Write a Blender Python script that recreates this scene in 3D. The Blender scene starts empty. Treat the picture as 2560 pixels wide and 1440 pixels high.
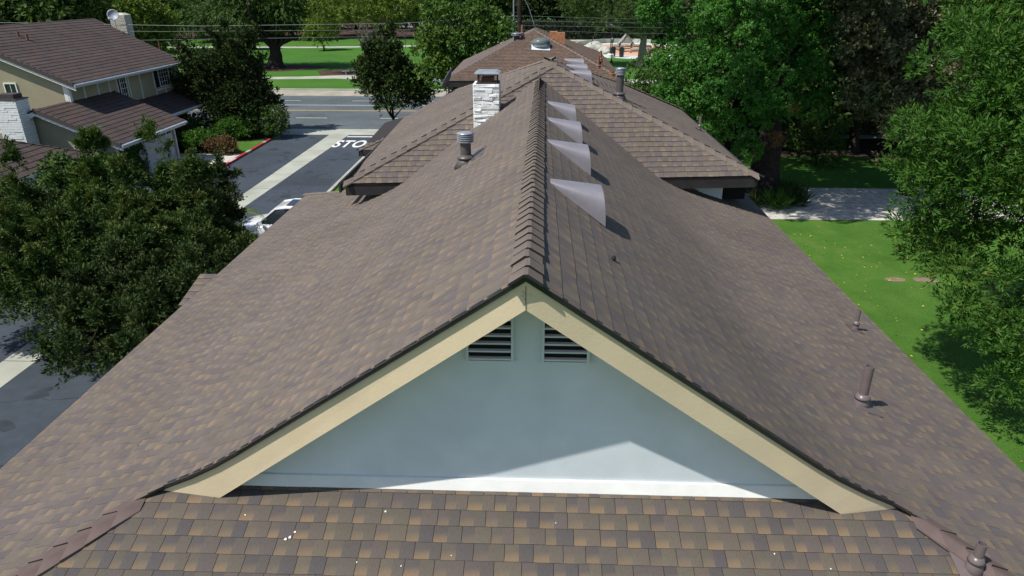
import bpy, bmesh, math, random
import numpy as np
from mathutils import Vector, Matrix
R = math.radians
random.seed(7); rng = np.random.default_rng(11)
scene = bpy.context.scene
COL = scene.collection

# ------------------------------------------------------------------ camera, sky, sun, exposure
cd = bpy.data.cameras.new("camera"); cam = bpy.data.objects.new("camera", cd); COL.objects.link(cam)
cam.location = (0, 0, 10); cam.rotation_euler = (R(90 - 23.8316), 0, R(2.0562))
cd.sensor_width = 36.0; cd.lens = 36.0 * 1707 / 2560; cd.clip_start = 0.05; cd.clip_end = 2000
scene.camera = cam
SUN = Vector((0.60, 0.36, -1.0)).normalized()          # the way the light travels
elev = math.asin(-SUN.z)
world = bpy.data.worlds.new("World"); scene.world = world; world.use_nodes = True
wn = world.node_tree.nodes; wl = world.node_tree.links; wn.clear()
sky = wn.new("ShaderNodeTexSky"); sky.sky_type = 'NISHITA'; sky.sun_disc = False
sky.sun_elevation = elev; sky.sun_rotation = math.atan2(-SUN.x, -SUN.y); sky.air_density = 1.0; sky.dust_density = 0.6; sky.ozone_density = 1.5
bg = wn.new("ShaderNodeBackground"); bg.inputs[1].default_value = 0.100
wo = wn.new("ShaderNodeOutputWorld"); wl.new(sky.outputs[0], bg.inputs[0]); wl.new(bg.outputs[0], wo.inputs[0])
ld = bpy.data.lights.new("sun", 'SUN'); ld.energy = 4.6; ld.angle = R(0.53); ld.color = (1.0, 0.955, 0.88)
lo = bpy.data.objects.new("sun", ld); COL.objects.link(lo); lo.location = (-30, -20, 60)
lo.rotation_euler = SUN.to_track_quat('-Z', 'Y').to_euler()
vs = scene.view_settings; vs.view_transform = 'Standard'; vs.look = 'None'; vs.gamma = 1.0; vs.exposure = 0.13
vs.use_curve_mapping = False
scene.cycles.max_bounces = 5; scene.cycles.diffuse_bounces = 3; scene.cycles.glossy_bounces = 2
scene.cycles.transmission_bounces = 3; scene.cycles.transparent_max_bounces = 6; scene.cycles.caustics_reflective = False

# ------------------------------------------------------------------ object helpers
def link(o, parent=None):
    COL.objects.link(o)
    if parent is not None: o.parent = parent
    return o
def tag(o, label=None, cat=None, group=None, kind=None):
    if label: o['label'] = label
    if cat: o['category'] = cat
    if group: o['group'] = group
    if kind: o['kind'] = kind
    return o
def thing(name, label, cat, loc=(0, 0, 0), rz=0.0, group=None):
    o = bpy.data.objects.new(name, None); o.empty_display_size = 0.3
    o.location = loc; o.rotation_euler = (0, 0, rz); link(o)
    return tag(o, label, cat, group)
def children(o): return list(o.children)
def copy_tree(o, parent=None):
    c = o.copy(); COL.objects.link(c); c.parent = parent
    for ch in children(o): copy_tree(ch, c)
    return c

class MB:
    """collects geometry for ONE mesh object"""
    def __init__(s): s.v = []; s.f = []; s.m = []
    def add(s, verts, faces, mi=0):
        b = len(s.v); s.v += [tuple(map(float, p)) for p in verts]
        s.f += [tuple(b + i for i in f) for f in faces]; s.m += [mi] * len(faces)
    def box(s, x0, x1, y0, y1, z0, z1, mi=0):
        s.add([(x0,y0,z0),(x1,y0,z0),(x1,y1,z0),(x0,y1,z0),(x0,y0,z1),(x1,y0,z1),(x1,y1,z1),(x0,y1,z1)],
              [(0,3,2,1),(4,5,6,7),(0,1,5,4),(1,2,6,5),(2,3,7,6),(3,0,4,7)], mi)
    def prism(s, poly, off, mi=0):
        """closed polygon (3-D points) extruded by a vector"""
        n = len(poly); o = Vector(off); a = [Vector(p) for p in poly]; b = [p + o for p in a]
        nrm = Vector((0, 0, 0))
        for i in range(n): nrm += a[i].cross(a[(i + 1) % n])
        fl = nrm.dot(o) < 0
        f = [tuple(range(n)), tuple(range(2 * n - 1, n - 1, -1))] + [((i + 1) % n, i, n + i, n + (i + 1) % n) for i in range(n)]
        if not fl: f = [tuple(reversed(q)) for q in f]
        s.add(a + b, f, mi)
    def quad(s, *p, mi=0): s.add(p, [tuple(range(len(p)))], mi)
    def tube(s, pts, rad, n=8, cap=True, mi=0):
        pts = [Vector(p) for p in pts]; rings = []; b = len(s.v); ref = None
        for i, p in enumerate(pts):
            d = (pts[min(i + 1, len(pts) - 1)] - pts[max(i - 1, 0)]).normalized()
            if ref is None: ref = Vector((0, 0, 1)) if abs(d.z) < 0.9 else Vector((1, 0, 0))
            x = d.cross(ref).normalized(); y = x.cross(d).normalized(); ref = y if abs(d.dot(y)) < .9 else ref
            r = rad[i] if hasattr(rad, '__len__') else rad
            for k in range(n):
                a = 2 * math.pi * k / n
                s.v.append(tuple(p + (x * math.cos(a) + y * math.sin(a)) * r))
        for i in range(len(pts) - 1):
            for k in range(n):
                k2 = (k + 1) % n
                s.f.append((b + i * n + k, b + i * n + k2, b + (i + 1) * n + k2, b + (i + 1) * n + k)); s.m.append(mi)
        if cap:
            s.f.append(tuple(b + k for k in range(n - 1, -1, -1))); s.m.append(mi)
            e = b + (len(pts) - 1) * n; s.f.append(tuple(e + k for k in range(n))); s.m.append(mi)
    def lathe(s, prof, c=(0, 0, 0), n=20, mi=0):
        b = len(s.v); c = Vector(c)
        for r, z in prof:
            for k in range(n):
                a = 2 * math.pi * k / n; s.v.append((c.x + r * math.cos(a), c.y + r * math.sin(a), c.z + z))
        for i in range(len(prof) - 1):
            for k in range(n):
                k2 = (k + 1) % n
                s.f.append((b + i*n + k, b + i*n + k2, b + (i+1)*n + k2, b + (i+1)*n + k)); s.m.append(mi)
        if prof[0][0] > 1e-4: s.f.append(tuple(b + k for k in range(n - 1, -1, -1))); s.m.append(mi)
        if prof[-1][0] > 1e-4:
            e = b + (len(prof) - 1) * n; s.f.append(tuple(e + k for k in range(n))); s.m.append(mi)
    def build(s, name, mats, parent=None, smooth=False, loc=None, bevel=0):
        me = bpy.data.meshes.new(name)
        off = Vector(loc) if loc is not None else Vector((0, 0, 0))
        me.from_pydata([tuple(Vector(p) - off) for p in s.v] if loc is not None else s.v, [], s.f)
        for m in (mats if isinstance(mats, (list, tuple)) else [mats]): me.materials.append(m)
        me.polygons.foreach_set("material_index", s.m)
        if smooth: me.polygons.foreach_set("use_smooth", [True] * len(s.f))
        me.update()
        o = bpy.data.objects.new(name, me); link(o, parent)
        if loc is not None: o.location = off
        if bevel:
            b = o.modifiers.new("bevel", 'BEVEL'); b.width = bevel; b.segments = 2; b.limit_method = 'ANGLE'
        return o

# ------------------------------------------------------------------ materials
def nodes_of(name):
    m = bpy.data.materials.new(name); m.use_nodes = True
    nt = m.node_tree; return m, nt, nt.nodes["Principled BSDF"]
def ramp(nt, stops):
    r = nt.nodes.new("ShaderNodeValToRGB"); e = r.color_ramp.elements
    while len(e) < len(stops): e.new(0.5)
    for i, (p, c) in enumerate(stops): e[i].position = p; e[i].color = (*c, 1)
    return r
def noise(nt, scale, detail=3, coord='Object', rough=0.55, vec=None):
    n = nt.nodes.new("ShaderNodeTexNoise"); n.inputs['Scale'].default_value = scale
    n.inputs['Detail'].default_value = detail; n.inputs['Roughness'].default_value = rough
    if vec is None:
        t = nt.nodes.new("ShaderNodeTexCoord"); vec = t.outputs[coord]
    nt.links.new(vec, n.inputs['Vector']); return n
def math_(nt, op, a, b=None, c=None):
    m = nt.nodes.new("ShaderNodeMath"); m.operation = op
    for i, v in enumerate((a, b, c)):
        if v is None: continue
        if isinstance(v, (int, float)): m.inputs[i].default_value = v
        else: nt.links.new(v, m.inputs[i])
    return m.outputs[0]
def mixc(nt, fac, a, b, mode='MIX'):
    m = nt.nodes.new("ShaderNodeMix"); m.data_type = 'RGBA'; m.blend_type = mode
    for s_, v in ((m.inputs[0], fac), (m.inputs[6], a), (m.inputs[7], b)):
        if isinstance(v, (int, float)): s_.default_value = v
        elif isinstance(v, tuple): s_.default_value = (*v, 1)
        else: nt.links.new(v, s_)
    return m.outputs[2]
def bump(nt, bs, h, strength=0.3, dist=0.01):
    b = nt.nodes.new("ShaderNodeBump"); b.inputs['Strength'].default_value = strength; b.inputs['Distance'].default_value = dist
    nt.links.new(h, b.inputs['Height']); nt.links.new(b.outputs[0], bs.inputs['Normal'])
def plain(name, c, rough=0.6, var=0.12, scale=6.0, spec=0.3, metal=0.0, fine=60.0, bs_=0.15, bd=0.004, c2=None):
    m, nt, b = nodes_of(name)
    n1 = noise(nt, scale, 4); n2 = noise(nt, fine, 3)
    lo_ = tuple(max(0, x * (1 - var)) for x in c); hi_ = tuple(min(1, x * (1 + var)) for x in c)
    if c2: hi_ = c2
    r = ramp(nt, [(0.32, lo_), (0.68, hi_)]); nt.links.new(n1.outputs[0], r.inputs[0])
    f = math_(nt, 'MULTIPLY_ADD', n2.outputs[0], var * 1.6, 1 - var * .8)
    comb = nt.nodes.new("ShaderNodeCombineColor")
    for i in range(3): nt.links.new(f, comb.inputs[i])
    col = mixc(nt, 1.0, r.outputs[0], comb.outputs[0], 'MULTIPLY')
    nt.links.new(col, b.inputs['Base Color'])
    b.inputs['Roughness'].default_value = rough; b.inputs['Specular IOR Level'].default_value = spec; b.inputs['Metallic'].default_value = metal
    if bs_: bump(nt, b, n2.outputs[0], bs_, bd)
    return m

def shingle_mat(name, cols, tan, gran=170.0, tanamt=1.0, rough=0.92, bumpd=0.004, own0=.2):
    m, nt, b = nodes_of(name)
    at = nt.nodes.new("ShaderNodeAttribute"); at.attribute_name = "rnd"
    ap = nt.nodes.new("ShaderNodeAttribute"); ap.attribute_name = "ptype"
    uv = nt.nodes.new("ShaderNodeUVMap"); uv.uv_map = "UVMap"
    sp = nt.nodes.new("ShaderNodeSeparateXYZ"); nt.links.new(uv.outputs[0], sp.inputs[0])
    g = noise(nt, gran, 2); g2 = noise(nt, 42.0, 3); big = noise(nt, 0.7, 4); mid = noise(nt, 5.0, 3)
    n = len(cols); r = ramp(nt, [((i + .5) / n, c) for i, c in enumerate(cols)]); nt.links.new(at.outputs['Fac'], r.inputs[0])
    v = math_(nt, 'MULTIPLY_ADD', g.outputs[0], 0.45, sp.outputs[1]); v = math_(nt, 'MULTIPLY_ADD', g2.outputs[0], 0.35, v)
    mr = nt.nodes.new("ShaderNodeMapRange"); mr.inputs[1].default_value = 0.95; mr.inputs[2].default_value = 0.55
    mr.inputs[3].default_value = 0; mr.inputs[4].default_value = 1; nt.links.new(v, mr.inputs[0])
    # each tab carries its own amount of bronze
    own = math_(nt, 'FRACT', math_(nt, 'MULTIPLY', at.outputs['Fac'], 7.31)); own = math_(nt, 'MULTIPLY_ADD', own, .6, own0)
    pt = math_(nt, 'MAXIMUM', ap.outputs['Fac'], 0.0)
    f = math_(nt, 'MULTIPLY', mr.outputs[0], pt); f = math_(nt, 'MULTIPLY', f, math_(nt, 'MULTIPLY', own, tanamt))
    col = mixc(nt, f, r.outputs[0], tan)
    gm = math_(nt, 'MULTIPLY_ADD', g.outputs[0], 1.1, 0.45); bm = math_(nt, 'MULTIPLY_ADD', big.outputs[0], 0.5, 0.75); bm = math_(nt, 'MULTIPLY', bm, math_(nt, 'MULTIPLY_ADD', mid.outputs[0], .3, .85))
    gm = math_(nt, 'MULTIPLY', gm, bm)
    ed = math_(nt, 'LESS_THAN', ap.outputs['Fac'], -0.5); gm = math_(nt, 'MULTIPLY', gm, math_(nt, 'MULTIPLY_ADD', ed, -.55, 1.0))
    cc = nt.nodes.new("ShaderNodeCombineColor")
    for i in range(3): nt.links.new(gm, cc.inputs[i])
    col = mixc(nt, 1.0, col, cc.outputs[0], 'MULTIPLY')
    nt.links.new(col, b.inputs['Base Color']); b.inputs['Roughness'].default_value = rough; b.inputs['Specular IOR Level'].default_value = 0.25
    bump(nt, b, g.outputs[0], 0.5, bumpd)
    return m
SH = shingle_mat("asphalt_shingle", [(0.121,0.102,0.098),(0.150,0.122,0.104),(0.132,0.114,0.095),(0.141,0.114,0.105),(0.113,0.099,0.099),(0.150,0.126,0.103)], (0.232,0.166,0.104))
SH_DIM = shingle_mat("dimmed_asphalt_shingle", [(0.085,0.076,0.075),(0.118,0.099,0.081),(0.103,0.092,0.075),(0.111,0.092,0.083),(0.082,0.075,0.077),(0.120,0.103,0.081)], (0.198,0.140,0.084), own0=.32)  # same roof shingle painted darker: weaker sun on the skirt put into colour
SH2 = shingle_mat("asphalt_shingle_far", [(0.120,0.096,0.094),(0.150,0.115,0.104),(0.135,0.105,0.095),(0.16,0.120,0.108)], (0.22,0.15,0.10), tanamt=.6)
SH3 = shingle_mat("asphalt_shingle_russet", [(0.115,0.080,0.062),(0.145,0.098,0.072),(0.100,0.078,0.066),(0.155,0.105,0.078)], (0.19,0.125,0.08), tanamt=.6)
TILE = shingle_mat("brown_roof_tile", [(0.074,0.056,0.051),(0.092,0.065,0.057),(0.080,0.066,0.062),(0.100,0.066,0.056),(0.068,0.058,0.057)], (0.12,0.07,0.05), gran=60, tanamt=.2, rough=.8)
CAPM = plain("ridge_cap_shingle", (0.165,0.137,0.116), .93, .18, 1.5, .2, fine=170, bs_=.5, bd=.004)
CAPE = plain("shingle_cut_edge", (0.03,0.026,0.026), .95, .2, 9)
CAPR = plain("hip_cap_shingle", (0.135,0.100,0.092), .93, .2, 2.5, .2, fine=170, bs_=.5, bd=.004)
DECK = plain("roof_underlay", (0.035,0.03,0.03), .9)
CREAM = plain("cream_paint", (0.76,0.62,0.42), .55, .05, 2.5, .35, fine=45, bs_=.35, bd=.004)
STUCCO = plain("white_stucco", (0.72,0.78,0.82), .85, .06, 2.2, .2, fine=90, bs_=.35, bd=.004)
WHITE = plain("white_paint", (0.80,0.80,0.78), .5, .05, 5, .4)
TRIMW = plain("white_trim_board", (0.62,0.66,0.70), .5, .06, 4, .4)
BLACK = plain("black_drip_edge", (0.018,0.018,0.022), .35, .2, 5, .5)
DKBRN = plain("dark_fascia", (0.035,0.032,0.034), .6, .2, 5)
VENTP = plain("mauve_vent_paint", (0.225,0.215,0.245), .45, .07, 5, .45, fine=20, bs_=.03)
PIPE = plain("brown_pipe_paint", (0.155,0.125,0.125), .34, .08, 8, .5, fine=30, bs_=.06)
PIPED = plain("dark_pipe_paint", (0.10,0.085,0.085), .4, .1, 8, .5)
RUST = plain("rusted_pipe", (0.22,0.11,0.07), .8, .3, 12)
GALV = plain("galvanised_cap", (0.36,0.40,0.44), .35, .15, 7, .5, metal=.35, fine=25, bs_=.05)
DARK = plain("near_black_fill", (0.012,0.012,0.012), .9, .1)
MESHM = plain("rusty_spark_screen", (0.07,0.055,0.055), .7, .3, 30)
PBRICK = plain("white_painted_stone", (0.84,0.86,0.84), .7, .12, 9, .3, fine=50, bs_=.6, bd=.012)
PBRICK2 = plain("cream_painted_brick", (0.52,0.50,0.42), .75, .12, 9, .3, fine=50, bs_=.5, bd=.01)
TANST = plain("tan_stucco", (0.36,0.325,0.22), .9, .08, .8, .2, fine=60, bs_=.3)
GREYD = plain("grey_white_door", (0.50,0.54,0.60), .5, .05)
ORANGE = plain("orange_brick", (0.42,0.19,0.10), .85, .25, 6)
def asphalt(name, c, crack=0.5, cs=0.22):
    m, nt, b = nodes_of(name)
    n1 = noise(nt, .25, 5); n2 = noise(nt, 55, 3); n3 = noise(nt, 3.0, 4)
    r = ramp(nt, [(0.3, tuple(x*.78 for x in c)), (0.7, tuple(x*1.22 for x in c))]); nt.links.new(n1.outputs[0], r.inputs[0])
    f = math_(nt, 'MULTIPLY_ADD', n2.outputs[0], .5, .75); f = math_(nt, 'MULTIPLY', f, math_(nt, 'MULTIPLY_ADD', n3.outputs[0], .6, .70))
    tc = nt.nodes.new("ShaderNodeTexCoord"); mp = nt.nodes.new("ShaderNodeMapping"); mp.inputs['Scale'].default_value = (.35, 1.2, 1)
    nt.links.new(tc.outputs['Object'], mp.inputs[0])
    wob = noise(nt, 1.3, 3); add = nt.nodes.new("ShaderNodeVectorMath"); add.operation = 'MULTIPLY_ADD'
    nt.links.new(wob.outputs['Color'], add.inputs[0]); add.inputs[1].default_value = (.8,.8,0); nt.links.new(mp.outputs[0], add.inputs[2])
    vo = nt.nodes.new("ShaderNodeTexVoronoi"); vo.feature = 'DISTANCE_TO_EDGE'; vo.inputs['Scale'].default_value = cs
    nt.links.new(add.outputs[0], vo.inputs['Vector'])
    ck = nt.nodes.new("ShaderNodeMapRange"); ck.inputs[1].default_value = 0.0; ck.inputs[2].default_value = 0.006; ck.inputs[3].default_value = 1 - crack; ck.inputs[4].default_value = 1
    nt.links.new(vo.outputs['Distance'], ck.inputs[0]); f = math_(nt, 'MULTIPLY', f, ck.outputs[0])
    cc = nt.nodes.new("ShaderNodeCombineColor")
    for i in range(3): nt.links.new(f, cc.inputs[i])
    nt.links.new(mixc(nt, 1., r.outputs[0], cc.outputs[0], 'MULTIPLY'), b.inputs['Base Color'])
    b.inputs['Roughness'].default_value = .85; b.inputs['Specular IOR Level'].default_value = .3; bump(nt, b, n2.outputs[0], .3, .006)
    return m
ASPH = asphalt("drive_asphalt", (0.050,0.064,0.082), .55, .25)
ROADM = asphalt("road_asphalt", (0.098,0.118,0.125), .35, .18)
CONC = plain("pale_concrete", (0.40,0.41,0.35), .85, .16, .5, .25, fine=25, bs_=.2)
CONC2 = plain("gutter_concrete", (0.36,0.33,0.27), .85, .18, .7, .25, fine=25)
GRAVC = plain("speckled_concrete", (0.52,0.50,0.45), .9, .35, 3.0, .2, fine=14, bs_=.3)
REDP = plain("red_kerb_paint", (0.42,0.045,0.05), .5, .15, 3, .4)
YELP = plain("yellow_road_paint", (0.50,0.36,0.14), .6, .15, 3)
WHP = plain("worn_white_road_paint", (0.62,0.66,0.66), .6, .12, 3)
def grass_mat(name, a, b_, c, s=0.5):
    m, nt, b = nodes_of(name)
    n1 = noise(nt, s, 5, rough=.6); n2 = noise(nt, 22, 4, rough=.7); n3 = noise(nt, s * .22, 3)
    r = ramp(nt, [(0.28, a), (0.52, b_), (0.74, c)]); nt.links.new(math_(nt, 'ADD', math_(nt, 'MULTIPLY', n1.outputs[0], .6), math_(nt, 'MULTIPLY', n3.outputs[0], .4)), r.inputs[0])
    f = math_(nt, 'MULTIPLY_ADD', n2.outputs[0], 1.7, .15)
    cc = nt.nodes.new("ShaderNodeCombineColor")
    for i in range(3): nt.links.new(f, cc.inputs[i])
    nt.links.new(mixc(nt, 1., r.outputs[0], cc.outputs[0], 'MULTIPLY'), b.inputs['Base Color'])
    b.inputs['Roughness'].default_value = .9; b.inputs['Specular IOR Level'].default_value = .15; bump(nt, b, n2.outputs[0], .8, .05)
    return m
GRASS = grass_mat("lawn_grass", (0.046,0.118,0.016), (0.072,0.168,0.024), (0.130,0.200,0.042), .9)
GRASSP = grass_mat("park_grass", (0.045,0.13,0.02), (0.06,0.165,0.022), (0.12,0.18,0.045), .22)
SOIL = plain("planting_soil", (0.045,0.036,0.028), .95, .4, 1.5, .1, fine=12)
MULCH = plain("bark_mulch", (0.09,0.055,0.045), .95, .3, 1.2, .1, fine=10)
RUBB = plain("peach_play_surface", (0.62,0.36,0.24), .9, .1, .3)
GLASSD = plain("dark_window_glass", (0.02,0.028,0.035), .06, .1, 2, .8, bs_=0)

def leaf_mat(name, cols, rough=.5, trans=.22, spec=.35):
    m, nt, b = nodes_of(name)
    at = nt.nodes.new("ShaderNodeAttribute"); at.attribute_name = "rnd"
    n = len(cols); r = ramp(nt, [((i + .5) / n, c) for i, c in enumerate(cols)]); nt.links.new(at.outputs['Fac'], r.inputs[0])
    nt.links.new(r.outputs[0], b.inputs['Base Color']); b.inputs['Roughness'].default_value = rough; b.inputs['Specular IOR Level'].default_value = spec
    tr = nt.nodes.new("ShaderNodeBsdfTranslucent"); hs = mixc(nt, 1., r.outputs[0], (1.1, 1.3, .5), 'MULTIPLY'); nt.links.new(hs, tr.inputs[0])
    mx = nt.nodes.new("ShaderNodeMixShader"); mx.inputs[0].default_value = trans
    out = nt.nodes["Material Output"]; nt.links.new(b.outputs[0], mx.inputs[1]); nt.links.new(tr.outputs[0], mx.inputs[2]); nt.links.new(mx.outputs[0], out.inputs[0])
    return m
L_JUN = leaf_mat("juniper_needles", [(0.026,0.046,0.012),(0.048,0.076,0.017),(0.038,0.084,0.015),(0.078,0.102,0.025),(0.11,0.155,0.032)], .65, .12, .2)
L_JUNG = leaf_mat("fresh_juniper_needles", [(0.045,0.10,0.016),(0.075,0.135,0.022),(0.060,0.110,0.018),(0.13,0.16,0.035)], .6, .15, .2)
L_JUND = leaf_mat("dark_juniper_needles", [(0.024,0.038,0.012),(0.040,0.058,0.016),(0.032,0.064,0.014),(0.072,0.092,0.024)], .7, .08, .2)
L_POD = leaf_mat("narrow_glossy_leaves", [(0.026,0.080,0.012),(0.046,0.124,0.016),(0.068,0.160,0.020),(0.038,0.105,0.016),(0.15,0.21,0.032)], .55, .22, .22)
L_FERN = leaf_mat("bright_fine_leaves", [(0.035,0.12,0.02),(0.06,0.185,0.03),(0.085,0.225,0.035),(0.05,0.155,0.024)], .55, .25, .25)
L_DEAD = leaf_mat("dead_brown_leaves", [(0.16,0.07,0.03),(0.22,0.11,0.05)], .8, .2)
L_MAG = leaf_mat("bronze_green_leaves", [(0.035,0.060,0.024),(0.065,0.085,0.034),(0.10,0.10,0.045),(0.15,0.125,0.06),(0.055,0.105,0.032)], .4, .12, .4)
L_BRT = leaf_mat("glossy_yellow_green_leaves", [(0.04,0.09,0.016),(0.065,0.135,0.018),(0.10,0.17,0.025),(0.03,0.07,0.014)], .5, .2, .25)
L_PALE = leaf_mat("olive_feathery_leaves", [(0.075,0.13,0.022),(0.12,0.18,0.025),(0.16,0.22,0.035),(0.07,0.115,0.022)], .6, .25, .2)
L_DARK = leaf_mat("dark_park_leaves", [(0.020,0.040,0.012),(0.034,0.060,0.016),(0.048,0.080,0.020),(0.030,0.050,0.018)], .6, .12, .2)
L_MID = leaf_mat("mid_green_park_leaves", [(0.036,0.075,0.016),(0.055,0.105,0.020),(0.075,0.135,0.025),(0.045,0.085,0.02)], .6, .18, .2)
L_PINE = leaf_mat("pine_needles", [(0.04,0.08,0.02),(0.065,0.115,0.025),(0.09,0.14,0.03),(0.045,0.09,0.025)], .5, .15, .25)
L_HEDGE = leaf_mat("clipped_hedge_leaves", [(0.05,0.13,0.014),(0.075,0.18,0.02),(0.04,0.10,0.014)], .5, .2, .25)
L_SHRUB = leaf_mat("russet_shrub_leaves", [(0.06,0.08,0.02),(0.12,0.06,0.03),(0.16,0.09,0.03),(0.05,0.09,0.02)], .6, .15)
L_YEL = leaf_mat("fallen_yellow_leaves", [(0.48,0.38,0.03),(0.55,0.42,0.05),(0.30,0.20,0.04)], .7, .1)
BARK = plain("grey_brown_bark", (0.10,0.085,0.07), .95, .35, 4, .1, fine=18, bs_=1.0, bd=.05)
BARKD = plain("dark_bark", (0.045,0.036,0.032), .95, .3, 4, .1, fine=18, bs_=1.0, bd=.05)
BARKP = plain("pale_bark", (0.27,0.24,0.19), .9, .3, 3, .15, fine=15, bs_=.6, bd=.03)

# ------------------------------------------------------------------ shingled planes
def plane_basis(poly):
    P = np.array(poly, float); n = np.zeros(3)
    for i in range(len(P)): n += np.cross(P[i], P[(i + 1) % len(P)])
    n /= np.linalg.norm(n)
    if n[2] < 0: n = -n
    u = np.cross([0, 0, 1.], n); u /= np.linalg.norm(u); v = np.cross(n, u)
    return P, u, v, n
def interval(UV, v):
    xs = []
    for i in range(len(UV)):
        a, b = UV[i], UV[(i + 1) % len(UV)]
        if abs(a[1] - b[1]) < 1e-9: 
            if abs(a[1] - v) < 1e-6: xs += [a[0], b[0]]
            continue
        t = (v - a[1]) / (b[1] - a[1])
        if -1e-9 <= t <= 1 + 1e-9: xs.append(a[0] + t * (b[0] - a[0]))
    return (min(xs), max(xs)) if xs else None
def shingle_pieces(poly, expo=.143, wa=(.075,.125), wb=(.085,.15), th=.009, seed=1, vlim=None, gap=.003, tucks=1.12, overhang=0.0, uniform=False):
    rg = np.random.default_rng(seed); P, u, v, n = plane_basis(poly); o = P[0]
    UV = [((p - o) @ u, (p - o) @ v) for p in P]
    vmin = min(q[1] for q in UV); vmax = max(q[1] for q in UV); out = []
    k = 0; v0 = vmin - overhang
    while v0 < vmax - .02:
        v1 = min(v0 + expo * tucks, vmax)
        i0 = interval(UV, max(v0, vmin + .01)); i1 = interval(UV, max(min(v1, vmax - .004), vmin + .01))
        if i0 and i1:
            lo_, hi_ = min(i0[0], i1[0]), max(i0[1], i1[1])
            uu = lo_ - rg.random() * .3 if not uniform else lo_ - (.5 * wa[0] if k % 2 else 0)
            t = 1; j = 0.0; tt = th
            while uu < hi_:
                w = rg.uniform(*(wa if t else wb))
                a, b = uu + (gap * .5 if (t or uniform) else 0), uu + w - (gap * .5 if (not t or uniform) else 0)
                ca = [min(max(a, i0[0]), i0[1]), min(max(b, i0[0]), i0[1])]; cb = [min(max(a, i1[0]), i1[1]), min(max(b, i1[0]), i1[1])]
                if (ca[1] - ca[0]) + (cb[1] - cb[0]) > .006:
                    j = rg.normal(0, .0015) if t else j; tt = th * (1 + .25 * rg.random()) if t else tt * 1.02
                    sl = tt / max(v1 - v0, .03)
                    T = lambda uu_, vv_, h: o + u * uu_ + v * vv_ + n * h
                    base = .004
                    pts = [T(ca[0], v0 + j, tt + base), T(ca[1], v0 + j, tt + base), T(cb[1], v1, base + .001), T(cb[0], v1, base + .001),
                           T(ca[0], v0 + j, 0), T(ca[1], v0 + j, 0), T(cb[1], v1, 0), T(cb[0], v1, 0)]
                    out.append((pts, float(t), rg.random(), v0))
                uu += w; t = 1 - t
        v0 += expo; k += 1
    return out, (P, u, v, n)
def pieces_mesh(name, pcs, mat, warp=None, origin=None):
    N = len(pcs); V = np.array([p[0] for p in pcs]).reshape(-1, 3)
    if warp is not None: V[:, 2] += warp(V[:, 0], V[:, 1])
    if origin is not None: V = V - np.array(origin)
    me = bpy.data.meshes.new(name); tp = np.array([[0,1,2,3],[4,5,1,0],[5,6,2,1],[7,4,0,3]])
    F = (tp[None] + (np.arange(N) * 8)[:, None, None]).reshape(-1)
    nf = N * 4; me.vertices.add(N * 8); me.vertices.foreach_set("co", V.reshape(-1))
    me.loops.add(nf * 4); me.loops.foreach_set("vertex_index", F.astype(np.int32))
    me.polygons.add(nf); me.polygons.foreach_set("loop_start", np.arange(0, nf * 4, 4, dtype=np.int32)); me.polygons.foreach_set("loop_total", np.full(nf, 4, dtype=np.int32))
    uvl = me.uv_layers.new(name="UVMap"); one = np.array([[0,0],[1,0],[1,1],[0,1], [0,0],[1,0],[1,0],[0,0], [1,0],[1,1],[1,1],[1,0], [0,1],[0,0],[0,0],[0,1]], float)
    uvl.data.foreach_set("uv", np.tile(one, (N, 1)).reshape(-1))
    pt = np.full((N, 4), -1.0, np.float32); pt[:, 0] = [p[1] for p in pcs]
    for nm, vals in (("ptype", pt.reshape(-1)), ("rnd", np.repeat(np.array([p[2] for p in pcs], np.float32), 4))):
        a = me.attributes.new(nm, 'FLOAT', 'FACE'); a.data.foreach_set("value", vals)
    a = me.attributes.new("sharp_face", 'BOOLEAN', 'FACE'); a.data.foreach_set("value", np.ones(nf, bool))
    me.materials.append(mat); me.update(calc_edges=True); return me
def shingle_field(polys, mat, parent, name="shingle_field", warp=None, seed=1, **kw):
    pcs = []
    for i, p in enumerate(polys): pcs += shingle_pieces(p, seed=seed + i * 7, **kw)[0]
    me = pieces_mesh(name, pcs, mat, warp); o = bpy.data.objects.new(name, me); link(o, parent); tag(o, kind='stuff'); return o
def deck(name, polys, parent, mat, warp=None, th=.05, down=.012, inset=0):
    m = MB()
    for p in polys:
        P = [Vector((q[0], max(q[1], 4.6) if inset else q[1], q[2])) for q in p]
        if warp is not None: P = [Vector((q.x, q.y, q.z + float(warp(np.array([q.x]), np.array([q.y]))[0]))) for q in P]
        P = [q - Vector((0, 0, .075 if warp is not None else down)) for q in P]
        m.prism(P, (0, 0, -th))
    return m.build(name, mat, parent)
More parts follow.
